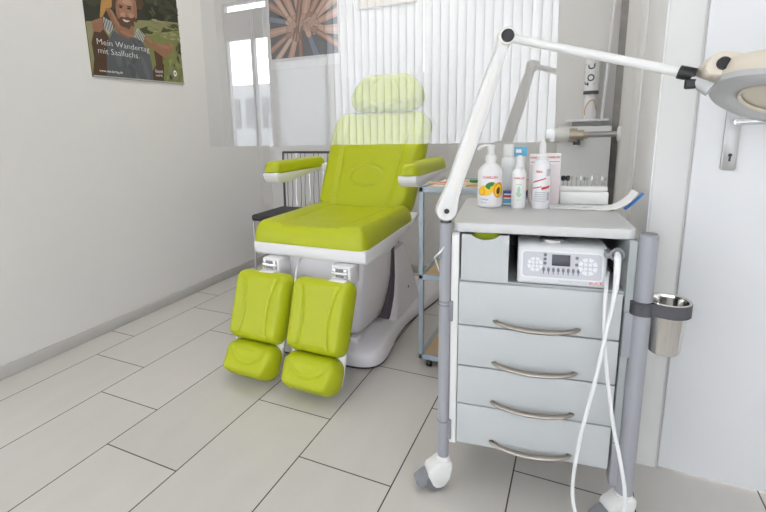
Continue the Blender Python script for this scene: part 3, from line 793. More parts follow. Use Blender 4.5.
# ------------------------------------------------------------------ visitor chair behind
vx0, vx1, vy0, vy1 = -1.832, -1.385, 2.31, 2.69
vc = thing('visitor_chair', 'slim chair with black seat and chrome wire back behind the treatment chair', 'chair', ((vx0+vx1)/2, 2.5, 0))
child(MB().box(vx0-0.005, vx1, vy0, vy1-0.03, 0.428, 0.468, 0.016, seg=3), 'seat', 'black_fab', vc)
for xx in (vx0+0.006, vx1-0.006):
    child(MB().tube(smooth_path([(xx, vy0+0.01, 0.43), (xx, vy0+0.005, 0.2), (xx, vy0, 0.0)], 3), 0.009, 12), 'leg', 'chrome', vc)
    child(MB().tube(smooth_path([(xx, vy1-0.03, 0.43), (xx, vy1, 0.2), (xx, vy1+0.02, 0.0)], 3), 0.009, 12), 'leg', 'chrome', vc)
zt = 0.832
bf = MB().tube([(vx0+0.004, vy1-0.01, 0.43), (vx0-0.003, vy1+0.012, zt)], 0.008, 12).tube([(vx1-0.004, vy1-0.01, 0.43), (vx1+0.003, vy1+0.012, zt)], 0.008, 12).tube([(vx0-0.003, vy1+0.012, zt), (vx1+0.003, vy1+0.012, zt)], 0.008, 12)
bfo = child(bf, 'back_frame', 'wire', vc)
n = 13
for i in range(1, n):
    xx = vx0+(vx1-vx0)*i/n
    wob = 0.004*(1 if i % 2 else -1)
    child(MB().tube(smooth_path([(xx+wob, vy1-0.012, 0.44), (xx-wob, vy1-0.004, 0.56), (xx+wob*0.6, vy1+0.003, 0.70), (xx, vy1+0.012, zt)], 3), 0.0024, 8), 'back_wire', 'wire' if i % 3 else 'chrome', bfo)

# cable on the wall near the corner
MB().tube([(XL+0.004, 2.812, 0.055), (XL+0.004, 2.814, 1.2), (XL+0.004, 2.80, H)], 0.0035, 8).tube([(XL+0.004, 2.832, 0.055), (XL+0.004, 2.834, 1.2), (XL+0.004, 2.82, H)], 0.0025, 8).thing('wall_cable', 'white_gloss', 'thin white twin cable running down the wall near the room corner', 'cable', (XL, 2.815, 0.055))

# ------------------------------------------------------------------ side cart
SX0, SX1, SY0, SY1 = -0.562, -0.15, 1.748, 2.11
kt = thing('side_cart', 'blue-grey metal cart with wooden shelves behind the drawer trolley', 'cart', ((SX0+SX1)/2, (SY0+SY1)/2, 0))
cs = 0.0095
for xx in (SX0+cs, SX1-cs):
    for yy in (SY0+cs, SY1-cs):
        child(MB().box(xx-cs, xx+cs, yy-cs, yy+cs, 0.030, 0.757, 0.003), 'post', 'cart', kt)
        cx_ = xx+(0.035 if xx < -0.3 else -0.035); cy_ = yy
        cst = child(MB().cyl((cx_, cy_, 0.024), (cx_, cy_, 0.034), 0.010, 14).box(cx_-0.010, cx_+0.010, cy_-0.012, cy_+0.012, 0.016, 0.027, 0.003), 'caster', 'charcoal', kt)
        child(MB().cyl((cx_-0.009, cy_, 0.0155), (cx_+0.009, cy_, 0.0155), 0.0155, 20), 'wheel', 'black', cst)
for (z, nm) in ((0.735, 'top'), (0.378, 'mid'), (0.030, 'low')):
    rl = MB()
    h = 0.022
    rl.box(SX0, SX1, SY0, SY0+0.016, z, z+h, 0.003).box(SX0, SX1, SY1-0.016, SY1, z, z+h, 0.003).box(SX0, SX0+0.016, SY0, SY1, z, z+h, 0.003).box(SX1-0.016, SX1, SY0, SY1, z, z+h, 0.003)
    ro = child(rl, 'shelf_rail', 'cart', kt)
    child(MB().box(SX0+0.016, SX1-0.016, SY0+0.016, SY1-0.016, z+0.003, z+0.016), 'shelf', 'wood', ro)
# things on the cart top
zt = 0.7515
MB().box(-0.53, -0.40, 1.83, 2.02, zt, zt+0.003, T=None).thing('paper_sheet', 'paper', 'white sheet of paper lying on the cart top', 'paper', (-0.465, 1.925, zt))
def stick(x, y, ang, ln, m, name, label, cat, z=zt+0.003, r=0.0035, tip=None, group=None):
    dx, dy = math.cos(ang)*ln/2, math.sin(ang)*ln/2
    mb = MB().cyl((x-dx, y-dy, z+r), (x+dx, y+dy, z+r), r, 10)
    if tip: mb.cyl((x+dx*0.3, y+dy*0.3, z+r), (x+dx*1.02, y+dy*1.02, z+r), r*1.35, 10, mi=1)
    return mb.thing(name, [m, tip] if tip else m, label, cat, (x, y, z), 0, group)
stick(-0.43, 1.955, R(8), 0.15, 'stickwood', 'pen', 'tan pen with green grip lying on the cart top behind the bottles', 'pen', tip='dgreen', r=0.005)
stick(-0.40, 1.86, R(-4), 0.16, 'stickwood', 'wooden_spatula', 'bare wooden spatula on the cart top beside the pump bottle', 'spatula', z=zt+0.003, r=0.005)
stick(-0.50, 1.90, R(25), 0.10, 'palered', 'nail_file', 'short reddish nail file on the white sheet on the cart', 'nail file', r=0.004)
stick(-0.515, 1.86, R(160), 0.11, 'stickwood', 'wooden_spatula', 'short wooden spatula lying across the paper sheet at the cart corner', 'spatula', r=0.004)

# ------------------------------------------------------------------ drawer trolley
TA = R(7.07); TL = (-0.298, 1.128, 0)
tr = thing('drawer_trolley', 'pale grey treatment trolley with four drawers and metal side poles on castors', 'trolley', TL, TA)
TT = WM[tr.name]
def tch(mb, name, mats, parent=tr, label=None, angle=38): return child(mb, name, mats, parent, label, world=False, angle=angle)
# top with rounded corners
def rrect(x0, x1, y0, y1, r, n=6):
    return arc(x1-r, y0+r, r, -90, 0, n)+arc(x1-r, y1-r, r, 0, 90, n)+arc(x0+r, y1-r, r, 90, 180, n)+arc(x0+r, y0+r, r, 180, 270, n)
tch(MB().prism(rrect(0.020, 0.430, 0.004, 0.405, 0.022), 0.732, 0.756, 'xy', 0.004), 'tabletop', 'trolley_top')
tch(MB().box(0.021, 0.041, 0.0, 0.40, 0.145, 0.732, 0.002), 'side_panel', 'trolley')
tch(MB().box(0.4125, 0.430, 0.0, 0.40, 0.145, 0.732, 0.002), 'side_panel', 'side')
tch(MB().box(0.041, 0.4125, 0.385, 0.398, 0.145, 0.731), 'back_panel', 'trolley_in')
tch(MB().box(0.041, 0.4125, 0.004, 0.386, 0.598, 0.611), 'compartment_shelf', 'trolley')
tch(MB().box(0.041, 0.409, 0.004, 0.386, 0.145, 0.157), 'bottom_panel', 'trolley')
dz_ = [(0.4945, 0.6085), (0.3825, 0.4925), (0.2730, 0.3805), (0.158, 0.2710)]
for i, (z0, z1) in enumerate(dz_):
    dr = MB().box(0.0425, 0.4075, -0.012, 0.004, z0+0.0006, z1-0.0006, 0.0022)
    dr.box(0.052, 0.398, 0.004, 0.36, z0+0.008, z0+0.013).box(0.052, 0.058, 0.004, 0.36, z0+0.013, z1-0.02).box(0.392, 0.398, 0.004, 0.36, z0+0.013, z1-0.02).box(0.058, 0.392, 0.354, 0.36, z0+0.013, z1-0.02)
    do = tch(dr, 'drawer', 'trolley')
    zc = z0+0.0155
    hx0, hx1 = 0.129, 0.323
    pts = []; rr = []
    for q in range(25):
        t = q/24; a = 2*t-1
        pts.append((hx0+(hx1-hx0)*t, -0.013-0.024*(1-a*a)**0.6*1.0, zc+0.006*a*a-0.003)); rr.append(0.0040+0.0044*(1-a*a)**0.5)
    hb = MB().tube(pts, rr, 12, flat=0.75)
    hb.cyl((hx0+0.006, -0.014, zc+0.002), (hx0+0.006, -0.010, zc+0.002), 0.005, 12).cyl((hx1-0.006, -0.014, zc+0.002), (hx1-0.006, -0.010, zc+0.002), 0.005, 12)
    tch(hb, 'handle', 'nickel', do, 'arched brushed metal handle')
    if i == 0:
        vs, fs = text_data('www.medizin.de', 0.0055, 0.0)
        tch(MB().add([(0.069+v.x, -0.0124, z0+0.010+v.y) for v in vs], fs), 'logo', 'bone', do)
# poles
def pole(mb, x, y, r, z0, z1):
    mb.lathe([(r*0.2, z0), (r, z0), (r, z1-0.003), (r-0.003, z1), (0.0001, z1)], 28, cx=x, cy=y)
    return mb
pl1 = MB(); pole(pl1, 0.006, 0.0, 0.0150, 0.085, 0.757)
p1 = tch(pl1, 'pole', 'pole')
for z in (0.538, 0.548, 0.205):
    tch(MB().lathe([(0.0158, z), (0.0163, z+0.001), (0.0163, z+0.003), (0.0158, z+0.004)], 28, cx=0.006), 'ring_groove', 'bracket', p1)
pl2 = MB(); pole(pl2, 0.4495, 0.0, 0.0195, 0.085, 0.748)
p2 = tch(pl2, 'pole', 'pole')
tch(MB().lathe([(0.012, 0.7482), (0.0165, 0.7482), (0.0165, 0.7495), (0.0001, 0.7495)], 24, cx=0.4495), 'pole_cap', 'bracket', p2)
for (z0, z1) in ((0.497, 0.553), (0.155, 0.215)):
    tch(MB().box(0.010, 0.028, -0.009, 0.03, z0, z1, 0.003), 'bracket', 'bracket')
    tch(MB().box(0.4135, 0.440, -0.008, 0.03, z0-0.045, z1+0.012, 0.003), 'bracket', 'pole')
# side rails behind the poles, giving the pole-and-panel sides
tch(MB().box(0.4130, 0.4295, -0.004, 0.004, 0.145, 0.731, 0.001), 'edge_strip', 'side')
tch(MB().box(0.022, 0.040, -0.004, 0.004, 0.145, 0.727, 0.001), 'edge_strip', 'white_soft')
# castors: white hood, grey wheel, grey brake pedal
def caster(x, y, ang, big):
    c, s = math.cos(ang), math.sin(ang)
    T = frame_T((x, y, 0), (c, s, 0), (-s, c, 0), (0, 0, 1))   # local +x points away from the pole to the wheel
    hood = MB().prism([(-0.020, 0.088), (-0.021, 0.070), (-0.014, 0.038), (-0.002, 0.018), (0.012, 0.012), (0.026, 0.013), (0.034, 0.022), (0.044, 0.045), (0.048, 0.058), (0.043, 0.070), (0.026, 0.080), (0.016, 0.090)], -0.0245, 0.0245, 'xz', 0.006, T=T)
    hood.lathe([(0.019, 0.080), (0.020, 0.094), (0.017, 0.100), (0.0001, 0.100)], 20, T=frame_T((x, y, 0), (1, 0, 0), (0, 1, 0), (0, 0, 1)))
    ho = tch(hood, 'caster', 'white_soft', tr, 'white castor hood')
    wh = MB().lathe([(0.0001, -0.0215), (0.018, -0.0215), (0.0265, -0.0195), (0.028, -0.015), (0.028, 0.015), (0.0265, 0.0195), (0.018, 0.0215), (0.0001, 0.0215)], 28, T=T @ frame_T((0.024, 0, 0.0281), (1, 0, 0), (0, 0, 1), (0, -1, 0)))
    tch(wh, 'wheel', 'wheel', ho)
    bp = MB().prism([(0.036, 0.030), (0.066, 0.012), (0.078, 0.024), (0.080, 0.034), (0.054, 0.054), (0.040, 0.056)], -0.019, 0.019, 'xz', 0.004, T=T)
    tch(bp, 'brake_pedal', 'bracket', ho)
caster(0.006, 0.0, R(205), True)
caster(0.4495, 0.0, R(205), True)
caster(0.07, 0.36, R(150), False)
caster(0.38, 0.36, R(30), False)
# underside rails joining the rear castors
tch(MB().box(0.05, 0.40, 0.345, 0.375, 0.098, 0.146, 0.003), 'rear_rail', 'bracket')
# ring holder clipped on the thick pole
rh = MB()
rx, ry, rz = 0.5035, 0.012, 0.583
ro_, ri_ = 0.0450, 0.0400
def band(mb, pts_o, pts_i, z0, z1, mi=0):
    n = len(pts_o); vs = []
    for z in (z0, z1):
        vs += [(x, y, z) for x, y in pts_o]; vs += [(x, y, z) for x, y in pts_i]
    fs = []
    for k in range(n):
        k2 = (k+1) % n
        fs += [[k, k2, 2*n+k2, 2*n+k], [n+k, 3*n+k, 3*n+k2, n+k2], [2*n+k, 2*n+k2, 3*n+k2, 3*n+k], [k, n+k, n+k2, k2]]
    mb.add(vs, fs, mi)
N = 64
po = []; pi_ = []
for k in range(N):
    a = 2*PI*k/N
    ex = 0.032*max(0, -math.cos(a))**1.5
    po.append((rx+ro_*math.cos(a)-ex, ry+ro_*math.sin(a)*(1-0.25*max(0, -math.cos(a)))))
    pi_.append((rx+ri_*math.cos(a), ry+ri_*math.sin(a)))
band(rh, po, pi_, rz-0.018, rz+0.011)
rh.lathe([(0.0200, rz-0.020), (0.0260, rz-0.020), (0.0260, rz+0.011), (0.0200, rz+0.011)], 32, cx=0.4495)
tch(rh, 'ring_holder', 'charcoal')

# steel bucket hanging in the ring
bc = T_ = TT @ Vector((rx, ry, 0))
bk = MB()
bo = [(0.0001, 0.470), (0.027, 0.470), (0.031, 0.473), (0.0325, 0.480), (0.0385, 0.587), (0.0425, 0.5925), (0.0440, 0.595), (0.0428, 0.5975), (0.0385, 0.595), (0.0365, 0.588), (0.0305, 0.482), (0.027, 0.475), (0.0001, 0.475)]
bk.lathe([(r, z-0.470) for r, z in bo], 48)
bko = bk.build('waste_bucket', 'steel', None, False)
bko.location = (bc.x, bc.y, 0.470); tag(bko, 'small polished steel bucket sitting in the charcoal ring on the trolley pole', 'bucket')

# ------------------------------------------------------------------ things in the compartment and on the top
def tth(name, label, cat, s, t, z, rot=0, group=None):
    p = TT @ Vector((s, t, z))
    return thing(name, label, cat, p, TA+rot, group)
# open front bin with scooped edge
bn = tth('storage_bin', 'pale grey open bin with a scooped front in the trolley compartment', 'bin', 0.102, 0.0, 0.6112)
fr_ = [(-0.056, 0), (0.056, 0), (0.056, 0.118)]
for q in range(13):
    a = q/12
    xx = 0.034-0.068*a
    fr_.append((xx, 0.118-0.0135*math.sin(PI*a)**0.8 if 0 < a < 1 else 0.118))
fr_ += [(-0.056, 0.118)]
child(MB().prism(fr_, -0.004, 0.004, 'xz', 0.0), 'front', 'trolley', bn, world=False)
bw = MB().box(-0.056, -0.052, 0.004, 0.30, 0.0, 0.116).box(0.052, 0.056, 0.004, 0.30, 0.0, 0.116).box(-0.052, 0.052, 0.296, 0.30, 0.0, 0.116).box(-0.052, 0.052, 0.004, 0.296, 0.0, 0.004)
child(bw, 'body', 'trolley', bn, world=False)
g = MB().pad(0.085, 0.075, 0.035, 0.02, 0.015, frame_T((0, 0, 0), (1, 0, 0), (0, 1, 0), (0, 0, 1)), rings=12, seg=48)
for v in g.v: v.z *= 2.42
go = g.build('sponge', 'lime_item', None, False)
pp = TT @ Vector((0.102, 0.06, 0.6155)); go.location = pp; go.rotation_euler = (0, 0, TA)
tag(go, 'lime green sponge inside the grey bin', 'sponge')

# drill control unit
dv = tth('drill_unit', 'white foot-care drill unit with keypad and display in the trolley compartment', 'drill unit', 0.277, 0.003, 0.6112)
body = MB().prism([(0.0, 0.004), (0.008, 0.0), (0.27, 0.0), (0.27, 0.097), (0.030, 0.099), (0.018, 0.096), (0.010, 0.088)], -0.0975, 0.0975, 'yz', 0.006, seg=3)
child(body, 'housing', 'dev', dv, world=False)
# sloping face frame
fa = Vector((0.0, 0.004)); fb_ = Vector((0.010, 0.084))
fd = (fb_-fa).normalized()
def FT(off): # face frame: x across, y up the face, z out of it
    nrm = Vector((0, -fd.y, fd.x))
    o = Vector((0, fa.x, fa.y)) + nrm*off
    return frame_T(o, (1, 0, 0), (0, fd.x, fd.y), nrm)
child(MB().prism(rrect(-0.086, 0.086, 0.016, 0.0765, 0.008), 0.0, 0.0016, 'xy', 0, T=FT(0.0)), 'control_panel', 'dev_panel', dv, world=False)
bz = MB(); 
band(bz, rrect(-0.090, 0.090, 0.0125, 0.080, 0.010), rrect(-0.086, 0.086, 0.016, 0.0765, 0.008), 0.0, 0.0032); bz.v = [FT(0) @ v for v in bz.v]
child(bz, 'bezel', 'dev_key', dv, world=False)
child(MB().box(-0.021, 0.019, 0.045, 0.072, 0.001, 0.0026, 0.0005, T=FT(0)), 'display', 'screen', dv, world=False)
for (cxk, cyk, rk) in ((-0.058, 0.046, 0.0175), (0.057, 0.047, 0.0205)):
    kp = MB()
    for q in range(8):
        a0 = 2*PI*q/8+0.09; a1 = 2*PI*(q+1)/8-0.09
        pts = [(cxk+rk*math.cos(a0+(a1-a0)*i/4), cyk+rk*math.sin(a0+(a1-a0)*i/4)) for i in range(5)]+[(cxk+rk*0.58*math.cos(a1-(a1-a0)*i/3), cyk+rk*0.58*math.sin(a1-(a1-a0)*i/3)) for i in range(4)]
        kp.prism(pts, 0.0015, 0.0028, 'xy', T=FT(0))
    for qx in (-1, 1):
        for qy in (-1, 1):
            kp.box(cxk+qx*rk*0.24-rk*0.17, cxk+qx*rk*0.24+rk*0.17, cyk+qy*rk*0.24-rk*0.17, cyk+qy*rk*0.24+rk*0.17, 0.0015, 0.003, T=FT(0))
    child(kp, 'key', 'dev_key', dv, world=False)
for q in range(8):
    xx = -0.0385+q*0.0108
    child(MB().prism([(xx-0.0016, 0.040), (xx-0.0032, 0.036), (xx-0.0028, 0.032), (xx-0.001, 0.029), (xx-0.001, 0.024), (xx+0.001, 0.024), (xx+0.001, 0.029), (xx+0.0028, 0.032), (xx+0.0032, 0.036), (xx+0.0016, 0.040)], 0.0015, 0.0021, 'xy', T=FT(0)), 'tool_icon', 'dev_icon', dv, world=False)
for (xx, yy) in ((-0.036, 0.070), (-0.036, 0.060), (-0.036, 0.050), (0.033, 0.066), (0.033, 0.050)):
    child(MB().lathe([(0.0001, 0.0015), (0.0038, 0.0015), (0.0038, 0.0024), (0.0001, 0.0024)], 16, cx=xx, cy=yy, T=FT(0)), 'button', 'dev_icon', dv, world=False)
vs, fs = text_data('RUCK', 0.011, 0.0004)
child(MB().add([(v.x+0.076, v.y+0.0085, 0.0008) for v in vs], fs, T=FT(0)), 'logo', 'palered', dv, world=False)
vs, fs = text_data('PODOLOG EASY - PODOLOG AIR', 0.0042, 0.0)
child(MB().add([(v.x+0.028, v.y+0.0085, 0.0008) for v in vs], fs, T=FT(0)), 'lettering', 'bone', dv, world=False)
child(MB().lathe([(0.0001, 0), (0.030, 0), (0.030, 0.006), (0.027, 0.009), (0.0001, 0.009)], 32, cx=-0.018, cy=0.055, T=frame_T((0, 0, 0.0983), (1, 0, 0), (0, 1, 0), (0, 0, 1))), 'dial', 'chrome', dv, world=False)
# handpiece in its holder, with the looping hose (in the trolley frame, then moved into the unit's frame)
off = Vector((0.277, 0.003, 0.6112))
def L(pts): return [Vector(p)-off for p in pts]
hold = MB().tube(L([(0.388+0.0125*math.cos(2*PI*k/24), -0.012, 0.700+0.0125*math.sin(2*PI*k/24)) for k in range(24)]), 0.0035, 8, closed=True)
hold.box(0.366-off.x, 0.380-off.x, -0.012-off.y, 0.035-off.y, 0.690-off.z, 0.704-off.z, 0.002)
child(hold, 'holder_ring', 'bracket', dv, world=False)
hpz = MB().tube(L([(0.389, 0.010, 0.703), (0.388, -0.016, 0.700), (0.3865, -0.030, 0.693), (0.386, -0.036, 0.670), (0.3855, -0.040, 0.630), (0.382, -0.044, 0.600)]), [0.005, 0.0075, 0.0075, 0.0068, 0.006, 0.0044], 16)
child(hpz, 'handpiece', 'hose', dv, world=False)
hs = smooth_path([(0.382, -0.044, 0.602), (0.376, -0.050, 0.560), (0.367, -0.058, 0.502), (0.354, -0.062, 0.402), (0.336, -0.064, 0.282), (0.326, -0.064, 0.173), (0.327, -0.064, 0.104), (0.340, -0.064, 0.052), (0.372, -0.062, 0.026), (0.412, -0.060, 0.036), (0.438, -0.056, 0.085), (0.438, -0.052, 0.140), (0.421, -0.050, 0.225), (0.404, -0.050, 0.295), (0.384, -0.048, 0.411), (0.372, -0.044, 0.500), (0.368, -0.036, 0.580), (0.372, -0.010, 0.630), (0.380, 0.03, 0.645)], 7)
child(MB().tube(L(hs), 0.0044, 12), 'hose', 'hose', dv, world=False)

# ---- bottles
def wrap(mb, vs, fs, r, z, mi, ang0=0.0, squash=1.0):
    out = []
    for v in vs:
        a = -PI/2 + ang0 + v[0]/r
        out.append((r*math.cos(a), r*math.sin(a)*squash, z+v[1]))
    mb.add(out, fs, mi)
def patch(mb, cx, cz, a, b, r, mi, rot=0.0, n=20, ang0=0.0):
    # elliptical printed patch wrapped on a bottle, fanned in rings so that it follows the curve
    vs = [(cx, cz)]
    fs = []
    for ring in (0.5, 1.0):
        for k in range(n):
            t = 2*PI*k/n
            x, y = a*ring*math.cos(t), b*ring*math.sin(t)
            vs.append((cx+x*math.cos(rot)-y*math.sin(rot), cz+x*math.sin(rot)+y*math.cos(rot)))
    for k in range(n):
        k2 = (k+1) % n
        fs.append([0, 1+k, 1+k2]); fs.append([1+k, 1+n+k, 1+n+k2, 1+k2])
    wrap(mb, vs, fs, r, 0, mi, ang0)
def strip(mb, x0, x1, z0, z1, r, mi, ang0=0.0, n=10):
    vs = []; fs = []
    for k in range(n+1):
        x = x0+(x1-x0)*k/n
        vs += [(x, z0), (x, z1)]
    for k in range(n): fs.append([2*k, 2*k+2, 2*k+3, 2*k+1])
    wrap(mb, vs, fs, r, 0, mi, ang0)
ZT = 0.7562
# pump bottle
pb = tth('pump_bottle', 'white pump lotion bottle with papaya picture on the trolley top', 'bottle', 0.099, 0.258, ZT, R(2))
rb_ = 0.0350
child(MB().lathe([(0.0001, 0), (rb_-0.004, 0), (rb_, 0.004), (rb_, 0.101), (rb_-0.003, 0.110), (rb_-0.012, 0.120), (0.015, 0.127), (0.0135, 0.131), (0.0135, 0.135), (0.0001, 0.135)], 48), 'body', 'white_gloss', pb, world=False)
ph = MB().lathe([(0.0001, 0.133), (0.0145, 0.133), (0.0150, 0.135), (0.0150, 0.147), (0.010, 0.152), (0.008, 0.170), (0.0001, 0.170)], 28)
ph.lathe([(0.0001, 0.168), (0.011, 0.168), (0.012, 0.172), (0.010, 0.178), (0.0001, 0.179)], 24)
ph.tube(smooth_path([(0.004, 0, 0.175), (-0.015, -0.003, 0.176), (-0.028, -0.006, 0.173), (-0.037, -0.008, 0.165)], 4), 0.0045, 10)
child(ph, 'pump', 'white_soft', pb, world=False)
lb = MB(); rr = rb_+0.0004
patch(lb, -0.014, 0.050, 0.0235, 0.0150, rr, 0, 0.1)
patch(lb, 0.004, 0.060, 0.022, 0.013, rr+0.0001, 0, 0.25)
patch(lb, 0.026, 0.052, 0.0165, 0.0225, rr+0.0002, 1, -0.15)
patch(lb, 0.0255, 0.051, 0.0120, 0.0175, rr+0.0003, 0, -0.15)
patch(lb, 0.025, 0.050, 0.0062, 0.0105, rr+0.0004, 2, -0.15)
patch(lb, 0.000, 0.068, 0.013, 0.0065, rr+0.0003, 3, 0.35)
patch(lb, -0.006, 0.060, 0.008, 0.004, rr+0.0003, 3, -0.6)
patch(lb, -0.025, 0.046, 0.0115, 0.0105, rr+0.0003, 1, 0)
patch(lb, -0.025, 0.047, 0.0092, 0.0085, rr+0.0004, 0, 0)
child(lb, 'fruit_print', ['yellow', 'orange', 'seedblack', 'dgreen'], pb, world=False)
tx = MB(); vs, fs = text_data('CAMILLEN', 0.0095, 0.0004); wrap(tx, vs, fs, rr, 0.088, 0)
child(tx, 'heading_text', 'palered', pb, world=False); tx = MB()
vs, fs = text_data('Lotion', 0.009, 0.0); wrap(tx, [(v.x-0.016, v.y) for v in vs], fs, rr, 0.025, 1)
vs, fs = text_data('500 ml', 0.006, 0.0); wrap(tx, [(v.x-0.018, v.y) for v in vs], fs, rr, 0.015, 1)
child(tx, 'lettering', ['palered', 'navy'], pb, world=False)
# small spray bottle with green print
sb = tth('spray_bottle', 'slim white spray bottle with green leaf print between the pump and tall spray', 'bottle', 0.178, 0.248, ZT)
r0 = 0.0195
child(MB().lathe([(0.0001, 0), (r0-0.002, 0), (r0, 0.003), (r0, 0.098), (r0-0.003, 0.106), (0.0115, 0.112), (0.0001, 0.112)], 36), 'body', 'white_gloss', sb, world=False)
child(MB().lathe([(0.0001, 0.112), (0.0110, 0.112), (0.0110, 0.119), (0.0075, 0.123), (0.0062, 0.144), (0.004, 0.149), (0.0001, 0.149)], 24), 'cap', 'white_soft', sb, world=False)
lt = MB(); vs, fs = text_data('CAMILLEN', 0.0068, 0.0002); wrap(lt, vs, fs, r0+0.0004, 0.086, 0)
patch(lt, 0.0, 0.052, 0.0042, 0.012, r0+0.0004, 1); patch(lt, -0.003, 0.040, 0.003, 0.007, r0+0.0004, 1, 0.5); patch(lt, 0.003, 0.038, 0.003, 0.007, r0+0.0004, 1, -0.5)
strip(lt, -0.008, 0.008, 0.068, 0.070, r0+0.0004, 1); strip(lt, -0.008, 0.008, 0.024, 0.0255, r0+0.0004, 1)
child(lt, 'lettering', ['red', 'green'], sb, world=False)
# tall spray bottle with red stripes
tb = tth('spray_bottle', 'tall white spray bottle with red slanted stripes beside the bur block', 'bottle', 0.237, 0.254, ZT)
r0 = 0.0240
child(MB().lathe([(0.0001, 0), (r0-0.002, 0), (r0, 0.003), (r0, 0.118), (r0-0.003, 0.127), (0.0145, 0.136), (0.0001, 0.136)], 40), 'body', 'white_gloss', tb, world=False)
child(MB().lathe([(0.0001, 0.136), (0.0145, 0.136), (0.0145, 0.147), (0.0095, 0.152), (0.0085, 0.178), (0.005, 0.189), (0.0001, 0.190)], 28), 'cap', 'white_soft', tb, world=False)
lt = MB(); rr = r0+0.0004
vs, fs = text_data('PEDI', 0.0085, 0.0003); wrap(lt, [(v.x-0.008, v.y) for v in vs], fs, rr, 0.104, 0)
n = 10
def slant(x0, x1, za, zb, h):
    vs = []; fs = []
    for k in range(n+1):
        x = x0+(x1-x0)*k/n; z = za+(zb-za)*k/n
        vs += [(x, z), (x, z+h)]
    for k in range(n): fs.append([2*k, 2*k+2, 2*k+3, 2*k+1])
    wrap(lt, vs, fs, rr, 0, 0)
slant(-0.026, 0.012, 0.072, 0.085, 0.0035); slant(-0.026, 0.0, 0.055, 0.062, 0.003); slant(0.0, 0.026, 0.054, 0.060, 0.007)
for z in (0.046, 0.040, 0.034, 0.028, 0.022): strip(lt, -0.018, 0.014, z, z+0.0016, rr, 1)
strip(lt, 0.016, 0.026, 0.024, 0.047, rr, 1); strip(lt, 0.012, 0.026, 0.092, 0.112, rr, 2)
child(lt, 'lettering', ['red', 'bone', 'lamp_grey'], tb, world=False)
# frosted bottle behind
fbz = tth('frosted_bottle', 'frosted blank bottle with white cap behind the slim spray bottle', 'bottle', 0.147, 0.345, ZT)
child(MB().lathe([(0.0001, 0), (0.021, 0), (0.0225, 0.003), (0.0225, 0.125), (0.019, 0.135), (0.0135, 0.140), (0.0001, 0.140)], 36), 'body', 'foil', fbz, world=False)
child(MB().lathe([(0.0001, 0.140), (0.0150, 0.140), (0.0150, 0.172), (0.0135, 0.175), (0.0001, 0.175)], 28), 'cap', 'white_soft', fbz, world=False)
# little stack of tubes' cartons beside it
for q, (m_, zz, hh, lab) in enumerate((('cyan', 0.0, 0.017, 'pale blue flat carton at the bottom of the small pile beside the frosted bottle'), ('red', 0.017, 0.012, 'red flat carton in the middle of the small pile beside the frosted bottle'), ('navy', 0.029, 0.012, 'dark blue flat carton on top of the small pile beside the frosted bottle'))):
    mbx = MB().box(-0.019, 0.013, -0.018, 0.010, 0, hh-0.0004, 0.001, mi=0).box(-0.0175, 0.0115, -0.0185, -0.017, 0.002, 0.006, mi=1)
    ob = mbx.build('carton', [m_, 'paper'], None, False); pz = TT @ Vector((0.1545, 0.300-0.001*q, ZT+zz)); ob.location = pz; ob.rotation_euler = (0, 0, TA+0.03*q)
    tag(ob, lab, 'carton', 'flat cartons beside the frosted bottle')
# tube with blue top standing behind
bt_ = tth('cream_tube', 'upright white tube with a pale blue top behind the slim spray bottle', 'tube', 0.181, 0.350, ZT)
child(MB().lathe([(0.0001, 0), (0.013, 0), (0.013, 0.022), (0.0001, 0.022)], 24), 'cap', 'white_soft', bt_, world=False)
tv = []
for k in range(9):
    t = k/8; z = 0.022+0.118*t
    tv.append([((0.015+0.002*t)*math.cos(2*PI*i/24), 0.015*(1-t*0.9)*math.sin(2*PI*i/24), z) for i in range(24)])
tt = MB(); ring_loft(tt, tv); child(tt, 'body', 'foil', bt_, world=False)
child(MB().box(-0.0185, 0.0185, -0.004, 0.004, 0.140, 0.168, 0.0015).box(-0.014, 0.002, -0.0046, -0.0040, 0.150, 0.160, mi=1), 'crimp', ['cyan', 'paper'], bt_, world=False)
# two cartons with red headed print behind the tall spray
for (s, t, wd, hh, lab) in ((0.225, 0.345, 0.036, 0.146, 'narrow white carton with small red heading half hidden behind the tall spray bottle'), (0.271, 0.335, 0.040, 0.148, 'pale pink carton with red heading beside the radiator end of the bur block')):
    cb_ = tth('carton', lab, 'carton', s, t, ZT)
    child(MB().box(-wd/2, wd/2, -0.016, 0.016, 0, hh, 0.0012, mi=0).box(-wd/2, wd/2, -0.0165, 0.0, hh-0.030, hh+0.0006, 0.0005, mi=1), 'box_body', ['pink', 'paper'], cb_, world=False)
    vs, fs = text_data('CAMILLEN', 0.0072, 0.0005)
    tx = MB().add([(v.x, -0.0169, hh-0.010+v.y) for v in vs], fs)
    tx.add([(-wd*0.42, -0.0168, hh-0.024), (wd*0.42, -0.0168, hh-0.024), (wd*0.42, -0.0168, hh-0.0215), (-wd*0.42, -0.0168, hh-0.0215)], [[0, 1, 2, 3]])
    child(tx, 'lettering', 'palered', cb_, world=False)
